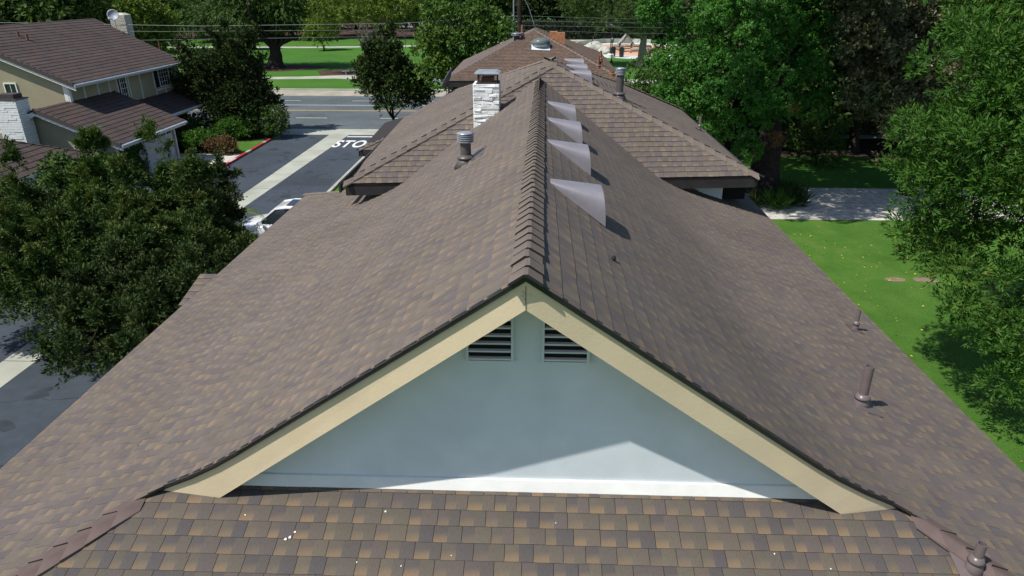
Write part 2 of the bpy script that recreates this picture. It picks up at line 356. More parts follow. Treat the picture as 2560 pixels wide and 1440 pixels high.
def caps(parent, p0, p1, da, db, mat, step=.17, w=.135, th=.016, length=None, name="ridge_cap", lift=.02, n_obj=10**6, flip=False, jit=.006):
    """V shaped caps laid from p0 (lowest / exposed end) to p1; da, db unit vectors down the two slopes"""
    p0, p1 = Vector(p0), Vector(p1); d = (p1 - p0); L = d.length; d.normalize(); da = Vector(da).normalized(); db = Vector(db).normalized()
    up = -(da + db); up -= d * up.dot(d); up.normalize(); length = length or step * 1.25
    def mesh():
        def ring(t, h, ww):
            c = d * t + up * h; return [c + da * ww - up * 0.0, c + da * ww * .12, c + db * ww * .12, c + db * ww]
        m = MB(); r0 = ring(0, th + .012, w); r1 = ring(length, .006, w * .97); r0b = [q - up * (th + .012) for q in ring(0, th + .012, w)]; r1b = [q - up * .01 for q in r1]
        fs = []
        for i in range(3): fs.append((i, i + 1, 5 + i, 4 + i))
        for i in range(3): fs.append((8 + i, 8 + i + 1, i + 1, i))
        fs += [(8, 0, 4, 12), (3, 11, 15, 7)]
        m.add(r0 + r1 + r0b + r1b, fs)
        for i_ in range(3, 6): m.m[i_] = 1
        return m
    n = int(L / step); rg = random.Random(int(L * 1000)); shared = []
    for k in range(4):
        m = mesh(); me = bpy.data.meshes.new(name); me.from_pydata([tuple(Vector(q) + Vector((rg.uniform(-1,1), rg.uniform(-1,1), rg.uniform(-1,1))) * jit * .5) for q in m.v], [], m.f)
        me.materials.append(mat); me.materials.append(CAPE); me.polygons.foreach_set('material_index', m.m); me.update(); shared.append(me)
    merged = MB()
    for i in range(n + 1):
        c = p0 + d * (i * step) + up * lift
        if i < n_obj:
            o = bpy.data.objects.new(name, shared[i % 4]); o.location = c + Vector((rg.uniform(-1,1), rg.uniform(-1,1), 0)) * jit; link(o, parent)
        else:
            m = mesh(); merged.add([Vector(q) + c for q in m.v], m.f)
    if merged.f: tag(merged.build(name + "_row", mat, parent), kind='stuff')

# ------------------------------------------------------------------ foliage
def nrm(a): return a / np.maximum(np.linalg.norm(a, axis=-1, keepdims=True), 1e-9)
def leaves_mesh(name, mat, P, A, L, m, ll, lw, spread, rg, tint=None, droop=0.0, jit=.25, noise_n=.55):
    """P twig bases, A axes, L lengths; m leaves each"""
    N = len(P); P = np.repeat(P, m, 0); A = np.repeat(A, m, 0); Lr = np.repeat(L, m)[:, None]
    t = rg.random((N * m, 1)) ** .8; rad = nrm(np.cross(A, rg.normal(size=(N * m, 3))))
    base = P + A * Lr * t + rad * .02; sp = np.radians(spread) * (0.6 + .6 * rg.random((N * m, 1)))
    d = nrm(A * np.cos(sp) + rad * np.sin(sp) + rg.normal(size=(N * m, 3)) * jit * .4 + np.array([0, 0, -droop]))
    s = (0.7 + .6 * rg.random((N * m, 1))); l = ll * s; side = nrm(np.cross(d, rg.normal(size=(N * m, 3)) * noise_n + A * 1.3 + np.array([0, 0, .35])))
    w = side * lw * s * .5
    V = np.stack([base, base + d * l * .5 + w, base + d * l, base + d * l * .5 - w], 1).reshape(-1, 3)
    nf = N * m; me = bpy.data.meshes.new(name); me.vertices.add(nf * 4); me.vertices.foreach_set("co", V.reshape(-1).astype(np.float32))
    me.loops.add(nf * 4); me.loops.foreach_set("vertex_index", np.arange(nf * 4, dtype=np.int32))
    me.polygons.add(nf); me.polygons.foreach_set("loop_start", np.arange(0, nf * 4, 4, dtype=np.int32)); me.polygons.foreach_set("loop_total", np.full(nf, 4, dtype=np.int32))
    tr = rg.random(N) if tint is None else np.clip(tint, 0, 1)
    a = me.attributes.new("rnd", 'FLOAT', 'FACE'); a.data.foreach_set("value", np.clip(np.repeat(tr, m) * .75 + rg.random(nf) * .25, 0, .999).astype(np.float32))
    a = me.attributes.new("sharp_face", 'BOOLEAN', 'FACE'); a.data.foreach_set("value", np.ones(nf, bool))
    me.materials.append(mat); me.update(calc_edges=True); return me
def sublobes(mains, n, size, rg, upbias=.15, shell=.75):
    out = []; wts = np.array([r[0] * r[1] + r[1] * r[2] + r[0] * r[2] for c, r in mains]); wts = wts / wts.sum()
    for i in rg.choice(len(mains), n, p=wts):
        c, r = mains[i]; d = nrm(rg.normal(size=3) + np.array([0, 0, upbias])); k = shell + (1 - shell) * rg.random()
        s = size * rg.uniform(.65, 1.35)
        out.append((np.array(c) + d * np.array(r) * k, np.array([s, s, s * rg.uniform(.6, .95)])))
    return out
def twigs_on(lobes, n, rg, up=.35, shell=.35, cut=True, low=-.6):
    C = np.array([c for c, r in lobes]); Rr = np.array([r for c, r in lobes]); w = (Rr ** 2).sum(1); w = w / w.sum()
    idx = rg.choice(len(lobes), n, p=w); d = nrm(rg.normal(size=(n, 3))); keep = d[:, 2] > low; idx, d = idx[keep], d[keep]
    k = 1 - shell * rg.random((len(d), 1)) ** 1.5; P = C[idx] + d * Rr[idx] * k
    A = nrm(d + np.array([0, 0, up]) + rg.normal(size=d.shape) * .35); tint = rg.random(len(lobes))[idx] * .6 + rg.random(len(idx)) * .4
    return P, A, tint
def crown(parent, mains, mat, rg, nsub=60, size=1.0, ntw=4000, m=7, tl=.3, ll=.12, lw=.04, spread=45, up=.35, core=.25, droop=0, name="crown", sub=None, shell=.35, upbias=.15, sshell=.75, dens=None, fill=1.0, spires=0, sl=.7):
    if dens:
        area = sum(4 * math.pi * (r[0]*r[1] + r[1]*r[2] + r[0]*r[2]) / 3 for c, r in mains); ntw = int(dens * area); nsub = max(6, int(fill * area / (size * size * 2.6)))
    sub = sub or sublobes(mains, nsub, size, rg, upbias, sshell)
    P, A, tint = twigs_on(sub, ntw, rg, up, shell)
    if core:
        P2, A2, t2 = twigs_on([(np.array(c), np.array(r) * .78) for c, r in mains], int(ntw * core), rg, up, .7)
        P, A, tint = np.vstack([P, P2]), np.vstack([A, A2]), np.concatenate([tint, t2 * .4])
    if spires:
        up_ = [q for q in sub if True]; hs = sorted(up_, key=lambda q: -q[0][2] - rg.random() * 1.5)[:max(4, int(len(up_) * .6))]
        for _ in range(spires):
            c, r = hs[rg.integers(len(hs))]; ax = nrm(rg.normal(size=3) * [.75, .75, .3] + np.array([0, 0, .9])); k = 46; t = rg.random((k, 1)) ** .8; LL = sl * rg.uniform(.5, 1.3)
            p0 = np.array(c) + nrm(rg.normal(size=3) + [0, 0, .6]) * r * .8; PP = p0 + ax * LL * t + rg.normal(size=(k, 3)) * .24 * sl * (1.05 - t) * .45
            P = np.vstack([P, PP]); A = np.vstack([A, nrm(ax + rg.normal(size=(k, 3)) * .45)]); tint = np.concatenate([tint, np.full(k, rg.random() * .6 + .35)])
    L = tl * (.6 + .8 * rg.random(len(P)))
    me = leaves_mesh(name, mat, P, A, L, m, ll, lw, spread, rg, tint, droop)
    o = bpy.data.objects.new(name, me); link(o, parent); return o, sub
def limb_pts(a, b, rg, n=5, wob=.12, sag=0.0):
    a, b = np.array(a, float), np.array(b, float); L = np.linalg.norm(b - a); pts = []
    for i in range(n + 1):
        t = i / n; p = a + (b - a) * t; p[2] += sag * L * math.sin(math.pi * t)
        if 0 < i < n: p = p + rg.normal(size=3) * wob * L * .25
        pts.append(p)
    return pts
def trunk_limbs(parent, base, fork, rad, targets, rg, bark, name="trunk", lname="limb", lr=.45, flare=1.5, sides=10, trunk_top=None):
    m = MB(); bz = np.array(base, float); fk = np.array(fork, float)
    pts = [bz + np.array([0, 0, -.1]), bz + (fk - bz) * .08] + limb_pts(bz + (fk - bz) * .15, fk, rg, 4, .05)
    rr = [rad * flare, rad * 1.2] + [rad * (1 - .12 * i) for i in range(5)]
    m.tube(pts, rr, sides); m.build(name, bark, parent, smooth=True)
    for t in targets:
        b = MB(); st = bz + (fk - bz) * rg.uniform(.75, 1.0); p = limb_pts(st, t, rg, 5, .25, .06); r0 = rad * lr * rg.uniform(.8, 1.2)
        b.tube(p, [r0 * (1 - .16 * i) for i in range(6)], 6)
        for q in range(2):
            i = rg.integers(2, 5); e = np.array(p[i]) + rg.normal(size=3) * np.linalg.norm(np.array(t) - st) * .12
            b.tube(limb_pts(p[i], e, rg, 3, .2), [r0 * .35, r0 * .28, r0 * .2, r0 * .1], 5)
        b.build(lname, bark, parent, smooth=True)
# ------------------------------------------------------------------ ground, drive, road, paths
def sheet(name, pts, z, mat, parent=None, kind='structure'):
    m = MB(); m.quad(*[(p[0], p[1], z) for p in pts]); o = m.build(name, mat, parent)
    if parent is None: tag(o, kind=kind)
    return o
def rect(x0, x1, y0, y1): return [(x0, y0), (x1, y0), (x1, y1), (x0, y1)]
sheet("ground", rect(-420, 420, -60, 700), 0, GRASSP)
sheet("lawn", rect(4.2, 60, -20, 31.0), .006, GRASS)
drive = sheet("drive", [(-26,-12),(-4.8,-12),(-4.8,32.8),(-11,33.2),(-11,50.0),(-18.8,50.0),(-18.8,40.0),(-26,40.0)], .010, ASPH)
m = MB(); m.quad((-15.55,-12,.014),(-14.55,-12,.014),(-14.45,31,.014),(-13.8,50.0,.014),(-15.25,50.0,.014),(-15.4,31,.014)); tag(m.build("drive_gutter", CONC), kind='structure')
m = MB()
for yy in np.arange(-8, 50, 3.1): m.box(-15.5, -13.9, yy, yy + .02, .0142, .0165)
m.build("gutter_joint", DKBRN, bpy.data.objects["drive_gutter"])['kind'] = 'stuff'
sheet("apron", [(-20.5,51.2),(-19.1,50.0),(-8,50.0),(-8,52.2),(-20.5,52.2)], .014, CONC)
sheet("road", rect(-160, 140, 52.2, 69.3), .010, ROADM)
sheet("road_gutter", rect(-160, 140, 69.3, 73.1), .012, CONC2)
road = bpy.data.objects["road"]
m = MB(); m.box(-160, 140, 73.1, 73.5, 0, .15); tag(m.build("kerb", CONC), kind='structure')
m = MB(); m.box(-160, -20.5, 51.9, 52.2, 0, .14); m.box(-8, 140, 51.9, 52.2, 0, .14); tag(m.build("near_kerb", CONC), kind='structure')
def marking(name, rects, mat):
    m = MB()
    for x0, x1, y0, y1 in rects: m.quad((x0,y0,.0145),(x1,y0,.0145),(x1,y1,.0145),(x0,y1,.0145))
    return m.build(name, mat, road)
for i in range(-6, 8):
    marking("lane_dash", [(-20.0 + i * 7.05 - .0, -17.4 + i * 7.05, 56.88, 57.02)], WHP)
    marking("lane_dash", [(-25.2 + i * 7.6, -22.6 + i * 7.6, 66.12, 66.26)], WHP)
marking("lane_line", [(-150, 130, 63.5, 63.66)], WHP)
marking("centre_line", [(-150, 130, 60.45, 60.6)], YELP)
marking("centre_line", [(-150, 130, 60.75, 60.9)], YELP)
# the word painted on the drive, and its limit line
tc = bpy.data.curves.new("stop_word", 'FONT'); tc.body = "STOP"; tc.size = 1.0; tc.offset = .025; tc.space_character = 1.12
to = bpy.data.objects.new("stop_word_source", tc); COL.objects.link(to)
bpy.context.view_layer.update()
dg = bpy.context.evaluated_depsgraph_get(); me = bpy.data.meshes.new_from_object(to.evaluated_get(dg)); bpy.data.objects.remove(to)
me.name = "stop_lettering"; me.materials.clear(); me.materials.append(WHITE)
so = bpy.data.objects.new("stop_lettering", me); link(so, drive); so.location = (-14.0, 45.9, .0145)
xs = [v.co.x for v in me.vertices]; ys = [v.co.y for v in me.vertices]
so.scale = (2.8 / (max(xs) - min(xs)), 2.3 / (max(ys) - min(ys)), 1)
m = MB(); m.quad((-13.75,49.2,.0145),(-11,49.2,.0145),(-11,49.55,.0145),(-13.75,49.55,.0145)); m.build("limit_line", WHP, drive)
# kerbs and the corner lawn across the drive
m = MB(); m.box(-18.98, -18.8, 40.0, 47.9, .0, .13); kr = tag(m.build("red_kerb", REDP), kind='structure')
m = MB(); m.quad((-18.985,40.9,.132),(-18.79,40.9,.132),(-18.79,41.9,.132),(-18.985,41.9,.132)); m.build("stencil_patch", plain("faded_pink_paint",(.6,.35,.38),.6,.3,25), kr)
m = MB(); m.box(-18.99,-18.79,43.6,44.3,.02,.133); m.box(-18.99,-18.79,46.6,47.0,.02,.133); m.build("worn_patch", CONC, kr)
m = MB(); m.box(-11.0, -10.82, 33.2, 50, 0, .13); tag(m.build("drive_kerb", CONC), kind='structure')
sheet("garage_driveway", [(-23.4,40.0),(-18.98,40.0),(-18.98,43.6),(-23.4,43.6)], .016, GRAVC)
sheet("corner_lawn", [(-20.6,43.75),(-18.98,43.7),(-18.98,48.0),(-21.3,47.2),(-22.3,45.4)], .02, GRASS)
sheet("planting_bed", [(-26.5,43.6),(-20.6,43.7),(-22.3,45.4),(-21.3,47.2),(-18.98,48.0),(-19.6,51.4),(-30,51.6)], .015, SOIL)
sheet("side_lawn", rect(-10.82, -5.2, 33.2, 51.9), .012, GRASS)
m = MB(); rr = random.Random(12)
for k in range(34):
    x, y, r_ = rr.choice((rr.uniform(-13.4,-11.6), rr.uniform(-18.2,-16.2))), rr.uniform(6,49), rr.uniform(.06,.38)
    m.quad(*[(x + r_*rr.uniform(.5,1.3)*math.cos(a), y + r_*rr.uniform(.5,1.6)*math.sin(a), .0128) for a in np.linspace(0, math.tau, 10)[:-1]])
m.build("oil_stain", plain("oil_stained_asphalt",(.036,.044,.054),.7,.2,3), drive)['kind'] = 'stuff'
m = MB()
for (x0,x1,y0,y1) in ((-14.1,-11.3,36.0,37.6),(-18.6,-16.9,21,24.2)): m.quad((x0,y0,.0122),(x1,y0+.1,.0122),(x1-.1,y1,.0122),(x0+.1,y1-.1,.0122))
m.build("asphalt_patch", plain("patched_asphalt",(.040,.050,.062),.9,.15,2), drive)['kind'] = 'stuff'
# park paths
walk_f = [(-60,79.5),(-33.2,82.2),(-28.5,82.6),(-24.0,83.2),(-20.5,82.4),(-8,81.0),(20,80),(60,80)]
walk_b = [(-60,81.8),(-33.4,84.4),(-28.6,85.0),(-24.4,86.4),(-21.9,87.4),(-8,84.6),(20,83),(60,83)]
def ribbon(name, a, b, z, mat):
    m = MB()
    for i in range(len(a) - 1): m.quad((*a[i], z), (*a[i+1], z), (*b[i+1], z), (*b[i], z))
    return tag(m.build(name, mat), kind='structure')
ribbon("sidewalk", walk_f, walk_b, .012, CONC)
ribbon("park_path", [(-120,124.5),(-64,126),(-40,126.6),(-27,128.8),(-18,132),(-4,140),(20,150)], [(-120,127.5),(-64,129),(-40,129.6),(-27,132),(-19,136),(-5,144),(19,154)], .012, CONC)
sheet("bench_pad", [(-26.5,86.0),(-21.9,87.5),(-12,86.5),(-12,95),(-22,95.5),(-28.4,91.0)], .010, MULCH)
m = MB()
for k in range(14):
    a0, a1 = k/14*math.tau, (k+1)/14*math.tau
    m.quad((-35,94.4,.014),(-35+7.5*math.cos(a0)*(.8+.2*math.sin(3*a0)),94.4+4.2*math.sin(a0),.014),(-35+7.5*math.cos(a1)*(.8+.2*math.sin(3*a1)),94.4+4.2*math.sin(a1),.014))
tag(m.build("tree_bed", MULCH), kind='structure')
sheet("park_mulch", [(-140,150),(-30,150),(-20,156),(-20,260),(-260,260),(-260,150)], .012, MULCH)
sheet("park_mulch_far", [(-2,158),(60,150),(120,150),(120,230),(-2,230)], .012, MULCH)
# right hand side: concrete court, shaded bed, far path
sheet("court", [(6,31.0),(40,31.1),(40,36.6),(13.2,36.6),(12.4,34.6),(10.6,33.0),(6,32.8)], .014, GRAVC)
sheet("shade_bed", [(5,32.8),(10.6,33.0),(12.4,34.6),(13.2,36.6),(14,39),(5,40)], .010, SOIL)
sheet("shaded_mulch", rect(3, 45, 44, 51.0), .008, SOIL)
ribbon("far_path", [(14.5,49.7),(16,49.7),(24,50.0),(40,49.2)], [(14.5,51.0),(16,51.0),(24,51.3),(40,50.6)], .012, CONC)
for (x,y,r_) in ((13.4,23.9,.42),(14.5,23.9,.5)):
    rr = random.Random(int(x*10)); m = MB(); m.quad(*[(x+r_*rr.uniform(.8,1.1)*math.cos(a),y+.5*r_*rr.uniform(.8,1.1)*math.sin(a),.012) for a in np.linspace(0,math.tau,15)[:-1]]); tag(m.build("bare_patch",plain("dry_earth",(.22,.17,.11),.95,.3,6)),kind='structure')
# play area in the park
m = MB(); 
def ring_pts(cx, cy, rx, ry, n=36): return [(cx + rx*math.cos(k/n*math.tau), cy + ry*math.sin(k/n*math.tau)) for k in range(n)]
sheet("play_terrace", ring_pts(17.5,124.5,12.0,16.5), .011, WHP)
sheet("play_surface", ring_pts(16.0,125.5,8.4,12.0), .016, RUBB)
m = MB()
o_ = ring_pts(16.5,126,10.5,15.5); i_ = ring_pts(16.5,126,10.1,15.1)
for k in range(6, 20):
    a,b,c,d_ = o_[k],o_[(k+1)%36],i_[(k+1)%36],i_[k]
    m.prism([(*a,0),(*b,0),(*c,0),(*d_,0)], (0,0,.75))
tag(m.build("seat_wall", CONC), "curved pale concrete seat wall round the back of the peach play surface", "wall")

# fallen yellow leaves scattered over the near lawn
rg = np.random.default_rng(5); n = 1000
P = np.stack([rg.uniform(6, 22, n), 30.5 - 22 * rg.random(n) ** .8, np.full(n, .03)], 1); A = nrm(rg.normal(size=(n, 3)) * [1,1,.25])
o = bpy.data.objects.new("fallen_leaves", leaves_mesh("fallen_leaves", L_YEL, P, A, np.full(n, .02), 1, .085, .05, 30, rg)); link(o); tag(o, kind='stuff')

# ------------------------------------------------------------------ the near house (the roof in the middle of the picture)
def zr(y): return 8.277 - .1675 * (y - 4.095) / 12.0
def xr(y): return -.054 + .0095 * (y - 4.095)
KL, KR = (-2.35, 6.598), (2.20, 6.613)
RB = Vector((.06, 16.1, 8.1095))
def warpF(X, Y):   # lift of the upper roof towards its prow (the ridge is not quite level)
    t = (Y - 4.095) / 12.0; xr_ = -.054 + .0095 * (Y - 4.095)
    hl = np.clip((X - KL[0]) / (xr_ - KL[0]), 0, 1) * (.1675 - .2415 * t); hr = np.clip((KR[0] - X) / (KR[0] - xr_), 0, 1) * (.1675 - .0945 * t)
    return np.where(X < xr_, hl, hr)
house = thing("house", "nearest house with long brown shingle roof, cream gable boards and white gable wall", "house", (0, 10, 0))
def local(o, parent):
    o.matrix_parent_inverse = Matrix.Translation(-parent.location) if False else o.matrix_parent_inverse
    return o
# house empties sit at their base; parts are modelled in world space, so offset them back
def ws(parent):
    """world-space child root offset for parts of a moved empty"""
    return Vector(parent.location)
house.location = (0, 0, 0)
yf = 4.50
apL = (-.056, 4.08, 8.105); 
SL = (.69,.60,.52,.45,.39,.355)
def flare(x0, z0, sg):
    pr = [(x0, z0)]
    for s_ in SL: w = .286 / math.sqrt(1 + s_*s_); pr.append((pr[-1][0] + sg*w, pr[-1][1] - w*s_))
    return pr
PRR, PRL = flare(2.20, 6.613, 1), flare(-2.35, 6.598, -1)
def prow(x): return 4.083 + .405 * min(abs(x + .054) / 3.15, 1)
def fronty(x, tip): return min(prow(x), 4.488 - max(0, abs(x) - abs(tip)))
LU = [(-.058,4.083,8.105),(-2.35,prow(-2.35),6.598),(-2.35,16.1,6.598),(.06,16.1,8.183)]
RU = [(-.05,4.083,8.109),(2.20,prow(2.20),6.613),(2.20,16.1,6.613),(.06,16.1,8.036)]
LTs = [[(a[0],fronty(a[0],-3.24),a[1]),(b_[0],fronty(b_[0],-3.24),b_[1]),(b_[0],14.04+max(0,-b_[0]-3.24),b_[1]),(a[0],14.04+max(0,-a[0]-3.24),a[1])] for a,b_ in zip(PRL[:-1],PRL[1:])]
RTs = [[(a[0],fronty(a[0],3.07),a[1]),(b_[0],fronty(b_[0],3.07),b_[1]),(b_[0],14.16+max(0,b_[0]-3.07),b_[1]),(a[0],14.16+max(0,a[0]-3.07),a[1])] for a,b_ in zip(PRR[:-1],PRR[1:])]
lx, lz = PRL[-1]; rx_, rz2 = PRR[-1]
LE = [(lx,4.488-(-lx-3.24),lz),(-5.80,1.93,5.165),(-5.80,16.6,5.165),(lx,14.04+(-lx-3.24),lz)]
RE = [(rx_,4.488-(rx_-3.07),rz2),(5.06,2.498,5.402),(5.06,16.15,5.402),(rx_,14.16+(rx_-3.07),rz2)]
SK = [(-3.24,4.49,6.073),(-5.80,1.93,5.202),(5.06,2.48,5.389),(3.07,4.47,6.066)]
def skz(y): return 6.076 + .34 * (y - 4.5)
SK = [(-3.24,4.47,skz(4.47)),(-5.75,1.96,skz(1.96)),(5.06,2.48,skz(2.48)-.0),(3.07,4.47,skz(4.47))]
SKa = [(-3.2,4.47,skz(4.47)),(3.05,4.47,skz(4.47)),(2.85,4.72,skz(4.72)),(-3.0,4.72,skz(4.72))]
BKL = [(-5.80,16.6,5.165),(-3.24,14.04,6.05),(-3.0,14.04,6.05),(-3.0,16.6,5.165)]
BKR = [(5.06,16.15,5.402),(3.07,14.16,6.08),(2.9,14.16,6.08),(2.9,16.15,5.402)]
roof = deck("roof", [LU, RU], house, DECK, warp=warpF, th=.03, inset=1)
deck("flare_deck", [*LTs, *RTs], house, DECK, th=.010, down=.006)
deck("lower_roof", [LE, RE, SK, SKa, BKL, BKR], house, DECK)
low = bpy.data.objects["lower_roof"]
shingle_field([LU], SH, roof, warp=warpF, seed=3, overhang=.012, wa=(.07,.12), wb=(.08,.13))
shingle_field([RU], SH, roof, warp=warpF, seed=33, overhang=.012, wa=(.07,.12), wb=(.08,.13), th=.0055, gap=.003)
shingle_field([*LTs, *RTs, LE, RE], SH, low, seed=9)
shingle_field([BKL, BKR], SH, low, seed=19, name="back_shingle_field")
# the skirt under the gable: rows near the camera are single shingles
SKall = [(-5.75,1.96,skz(1.96)),(5.06,2.48,skz(2.48)),(3.07,4.47,skz(4.47)),(2.86,4.66,skz(4.66)),(-3.02,4.66,skz(4.66)),(-3.24,4.47,skz(4.47))]
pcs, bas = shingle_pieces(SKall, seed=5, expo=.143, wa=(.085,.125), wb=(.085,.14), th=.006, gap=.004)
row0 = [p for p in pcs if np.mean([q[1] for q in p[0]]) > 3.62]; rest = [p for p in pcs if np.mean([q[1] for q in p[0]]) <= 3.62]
o = bpy.data.objects.new("shingle_field", pieces_mesh("shingle_field", rest, SH_DIM)); link(o, low); tag(o, kind='stuff')
row0.sort(key=lambda p: np.mean([q[1] for q in p[0]]))
pairs = []; i = 0
while i < len(row0):
    pairs.append([row0[i]]); i += 1
    if i < len(row0) and row0[i][1] == 0.0 and abs(row0[i][3] - row0[i-1][3]) < 1e-6 and abs(row0[i][0][0][0] - row0[i-1][0][1][0]) < .02: pairs[-1].append(row0[i]); i += 1
row0 = sorted(row0, key=lambda p: (round(p[3], 3), p[0][0][0])); pairs = []; i = 0
while i < len(row0):
    g = [row0[i]]; i += 1
    if g[0][1] == 1.0 and i < len(row0) and row0[i][1] == 0.0 and abs(row0[i][3] - g[0][3]) < 1e-4: g.append(row0[i]); i += 1
    pairs.append(g)
for g in pairs:
    if len(pairs) - 300 > 0 and False: pass
    c = np.mean([np.mean(p[0], 0) for p in g], 0)
    o = bpy.data.objects.new("shingle", pieces_mesh("shingle", g, SH_DIM, origin=c)); o.location = c; link(o, low)
print("single shingles", len(pairs))
# bird droppings on the skirt
m = MB(); rr = random.Random(3)
for (x, y, s) in [(-1.93,4.13,.020),(-1.90,4.17,.012),(-1.96,4.11,.014),(-.42,3.86,.010),(-.30,3.83,.012),(-.05,3.80,.009),(-1.35,3.95,.008),(-2.35,4.3,.008),(-1.2,4.36,.012),(1.9,4.1,.01),(-.62,4.02,.007),(.2,4.3,.006),(-1.0,3.93,.009),(1.05,3.9,.007),(2.3,4.0,.008)]:
    k = [(x + s*.7*rr.uniform(.4,1.5)*math.cos(a), y + s*.7*rr.uniform(.4,1.5)*math.sin(a)) for a in np.linspace(0, math.tau, 8)[:-1]]
    m.quad(*[(a, b, skz(b) + .0165) for a, b in k])
m.build("bird_dropping", WHITE, low)['kind'] = 'stuff'
# caps: ridge, prow to back; near hips; far hips
s0 = Vector((2.78,0,-1.86)).normalized(); s1 = Vector((-2.78,0,-1.86)).normalized()
caps(roof, (xr(4.06), 4.05, zr(4.06) + .0), (.06, 15.65, 8.11), s0, s1, CAPM, step=.172, w=.135, th=.009, length=.215, lift=.016)
eL = Vector((-1,0,-.345)).normalized(); eF = Vector((0,-1,-.34)).normalized(); eR = Vector((1,0,-.34)).normalized(); eB = Vector((0,1,-.345)).normalized()
caps(low, (-5.75,1.95,5.19), (-3.30,4.40,6.045), (eL*1 + Vector((.0,.0,0))), eF, CAPR, step=.19, w=.16, th=.010, lift=.012, name="hip_cap")
caps(low, (5.06,2.48,5.40), (3.15,4.39,6.06), eF, eR, CAPR, step=.19, w=.16, th=.010, lift=.012, name="hip_cap")
caps(low, (-5.80,16.6,5.165), (-3.4,14.2,5.99), eB, eL, CAPM, step=.18, w=.12, th=.014, lift=.02, name="hip_cap")
caps(low, (5.06,16.15,5.402), (3.2,14.29,6.035), eR, eB, CAPM, step=.18, w=.12, th=.014, lift=.02, name="hip_cap")
# gable: wall, base flashing, boards, drip edge
m = MB(); m.prism([(-3.15,4.62,5.95),(3.0,4.62,5.95),(2.62,4.62,6.30),(-.055,4.62,8.06),(-2.85,4.62,6.25)], (0,.12,0)); m.build("gable_wall", STUCCO, house)
m = MB(); m.add([(-2.75,4.555,6.088),(2.65,4.555,6.088),(2.65,4.60,6.20),(-2.75,4.60,6.20),(2.65,4.619,6.203),(-2.75,4.619,6.203)],[(0,1,2,3),(3,2,4,5)]); m.build("base_flashing", WHITE, house)
def gboard(pts, name, mat, t=.04):   # pts (x,y,z) in order; the board leans with the prow
    m = MB(); m.prism(pts, (0, t, 0)); return m.build(name, mat, house)
ap_t, ap_b = (-.056,4.108,8.258), (-.056,4.108,8.024)
kl, tl_, fb1 = (-2.735,4.44,6.300), (-3.22,4.513,6.035), (-2.640,4.450,6.050)
kr_, tr_, fb2 = (2.50,4.44,6.374), (3.05,4.511,6.065), (2.522,4.439,6.066)
sh_ = lambda p, dx=0, dz=0: (p[0] + dx, p[1], p[2] + dz)
edL = [(x, prow(x) + .027, z - .016) for x, z in PRL if abs(x) < 3.2]; edR = [(x, prow(x) + .024, z - .018) for x, z in PRR if abs(x) < 3.04]
gboard([ap_t, ap_b, fb1, tl_, *reversed(edL)], "gable_board", CREAM); gboard([ap_t, *edR, tr_, fb2, ap_b], "gable_board", CREAM)
for ed in (edL, edR):
    m = MB(); q_ = [ap_t] + ed
    for a_, b_ in zip(q_[:-1], q_[1:]): m.prism([(a_[0],a_[1]+.02,a_[2]-.03),(b_[0],b_[1]+.02,b_[2]-.03),(b_[0],4.75,b_[2]-.03),(a_[0],4.75,a_[2]-.03)], (0,0,-.015))
    m.build("soffit", CREAM, house)
m = MB(); m.box(-.058,-.054,4.105,4.112,8.03,8.20); m.build("mitre_joint", DKBRN, house)
m = MB()
for (x, z) in [(-.075,8.155),(-.066,8.14),(-.078,8.125),(-.068,8.10),(-.03,8.14)]: m.box(x-.006,x+.006,4.098,4.109,z-.003,z+.004)
m.build("nail_head", CREAM, house)['kind'] = 'stuff'
def strip(pts, h, name, mat, dy=-.022, t=.03, up=.0):
    m = MB()
    for a, b in zip(pts[:-1], pts[1:]):
        a, b = Vector(a), Vector(b)
        m.prism([a + Vector((0,dy,up)), b + Vector((0,dy,up)), b + Vector((0,dy,up-h)), a + Vector((0,dy,up-h))], (0, t, 0))
    return m.build(name, mat, house)
strip([sh_(ap_t), *edL, tl_], .048, "drip_edge", BLACK, up=.030); strip([sh_(ap_t), *edR, tr_], .048, "drip_edge", BLACK, up=.030)
# gable louvres: panel painted dark as the recess shade, slats and sill each their own
for x0, x1 in ((-.50,-.172), (.082,.41)):
    lv = thing("louvre_vent", None, None); lv.parent = house
    m = MB(); m.box(x0, x1, 4.612, 4.616, 7.36, 7.76); m.build("recess_shade_panel", DARK, lv)
    for k in range(6):
        z = 7.365 + k * .0675; m = MB()
        m.add([(x0,4.582,z),(x1,4.582,z),(x1,4.6115,z+.004),(x0,4.6115,z+.004),(x0,4.582,z+.013),(x1,4.582,z+.013),(x1,4.6115,z+.017),(x0,4.6115,z+.017)],
              [(0,1,5,4),(0,3,2,1),(4,5,6,7),(1,2,6,5),(0,4,7,3)]); m.build("slat", STUCCO if k else WHITE, lv)
    m = MB(); m.box(x0-.02, x0, 4.575, 4.62, 7.35, 7.78); m.box(x1, x1+.02, 4.575, 4.62, 7.35, 7.78); m.box(x0-.02, x1+.02, 4.572, 4.62, 7.345, 7.362); m.build("vent_frame", STUCCO, lv)
# walls and eave boards
m = MB(); m.box(-5.3, 4.6, 2.6, 15.9, 0, 5.25); m.build("wall", STUCCO, house)
m = MB(); m.box(-5.83,-5.80,1.9,16.6,4.98,5.165); m.build("eave_board", DKBRN, house); m = MB(); m.box(5.06,5.09,2.4,16.2,5.2,5.39); m.build("eave_board", DKBRN, house); m = MB(); m.box(-5.8,5.06,16.55,16.6,5.0,5.16); m.build("eave_board", DKBRN, house)
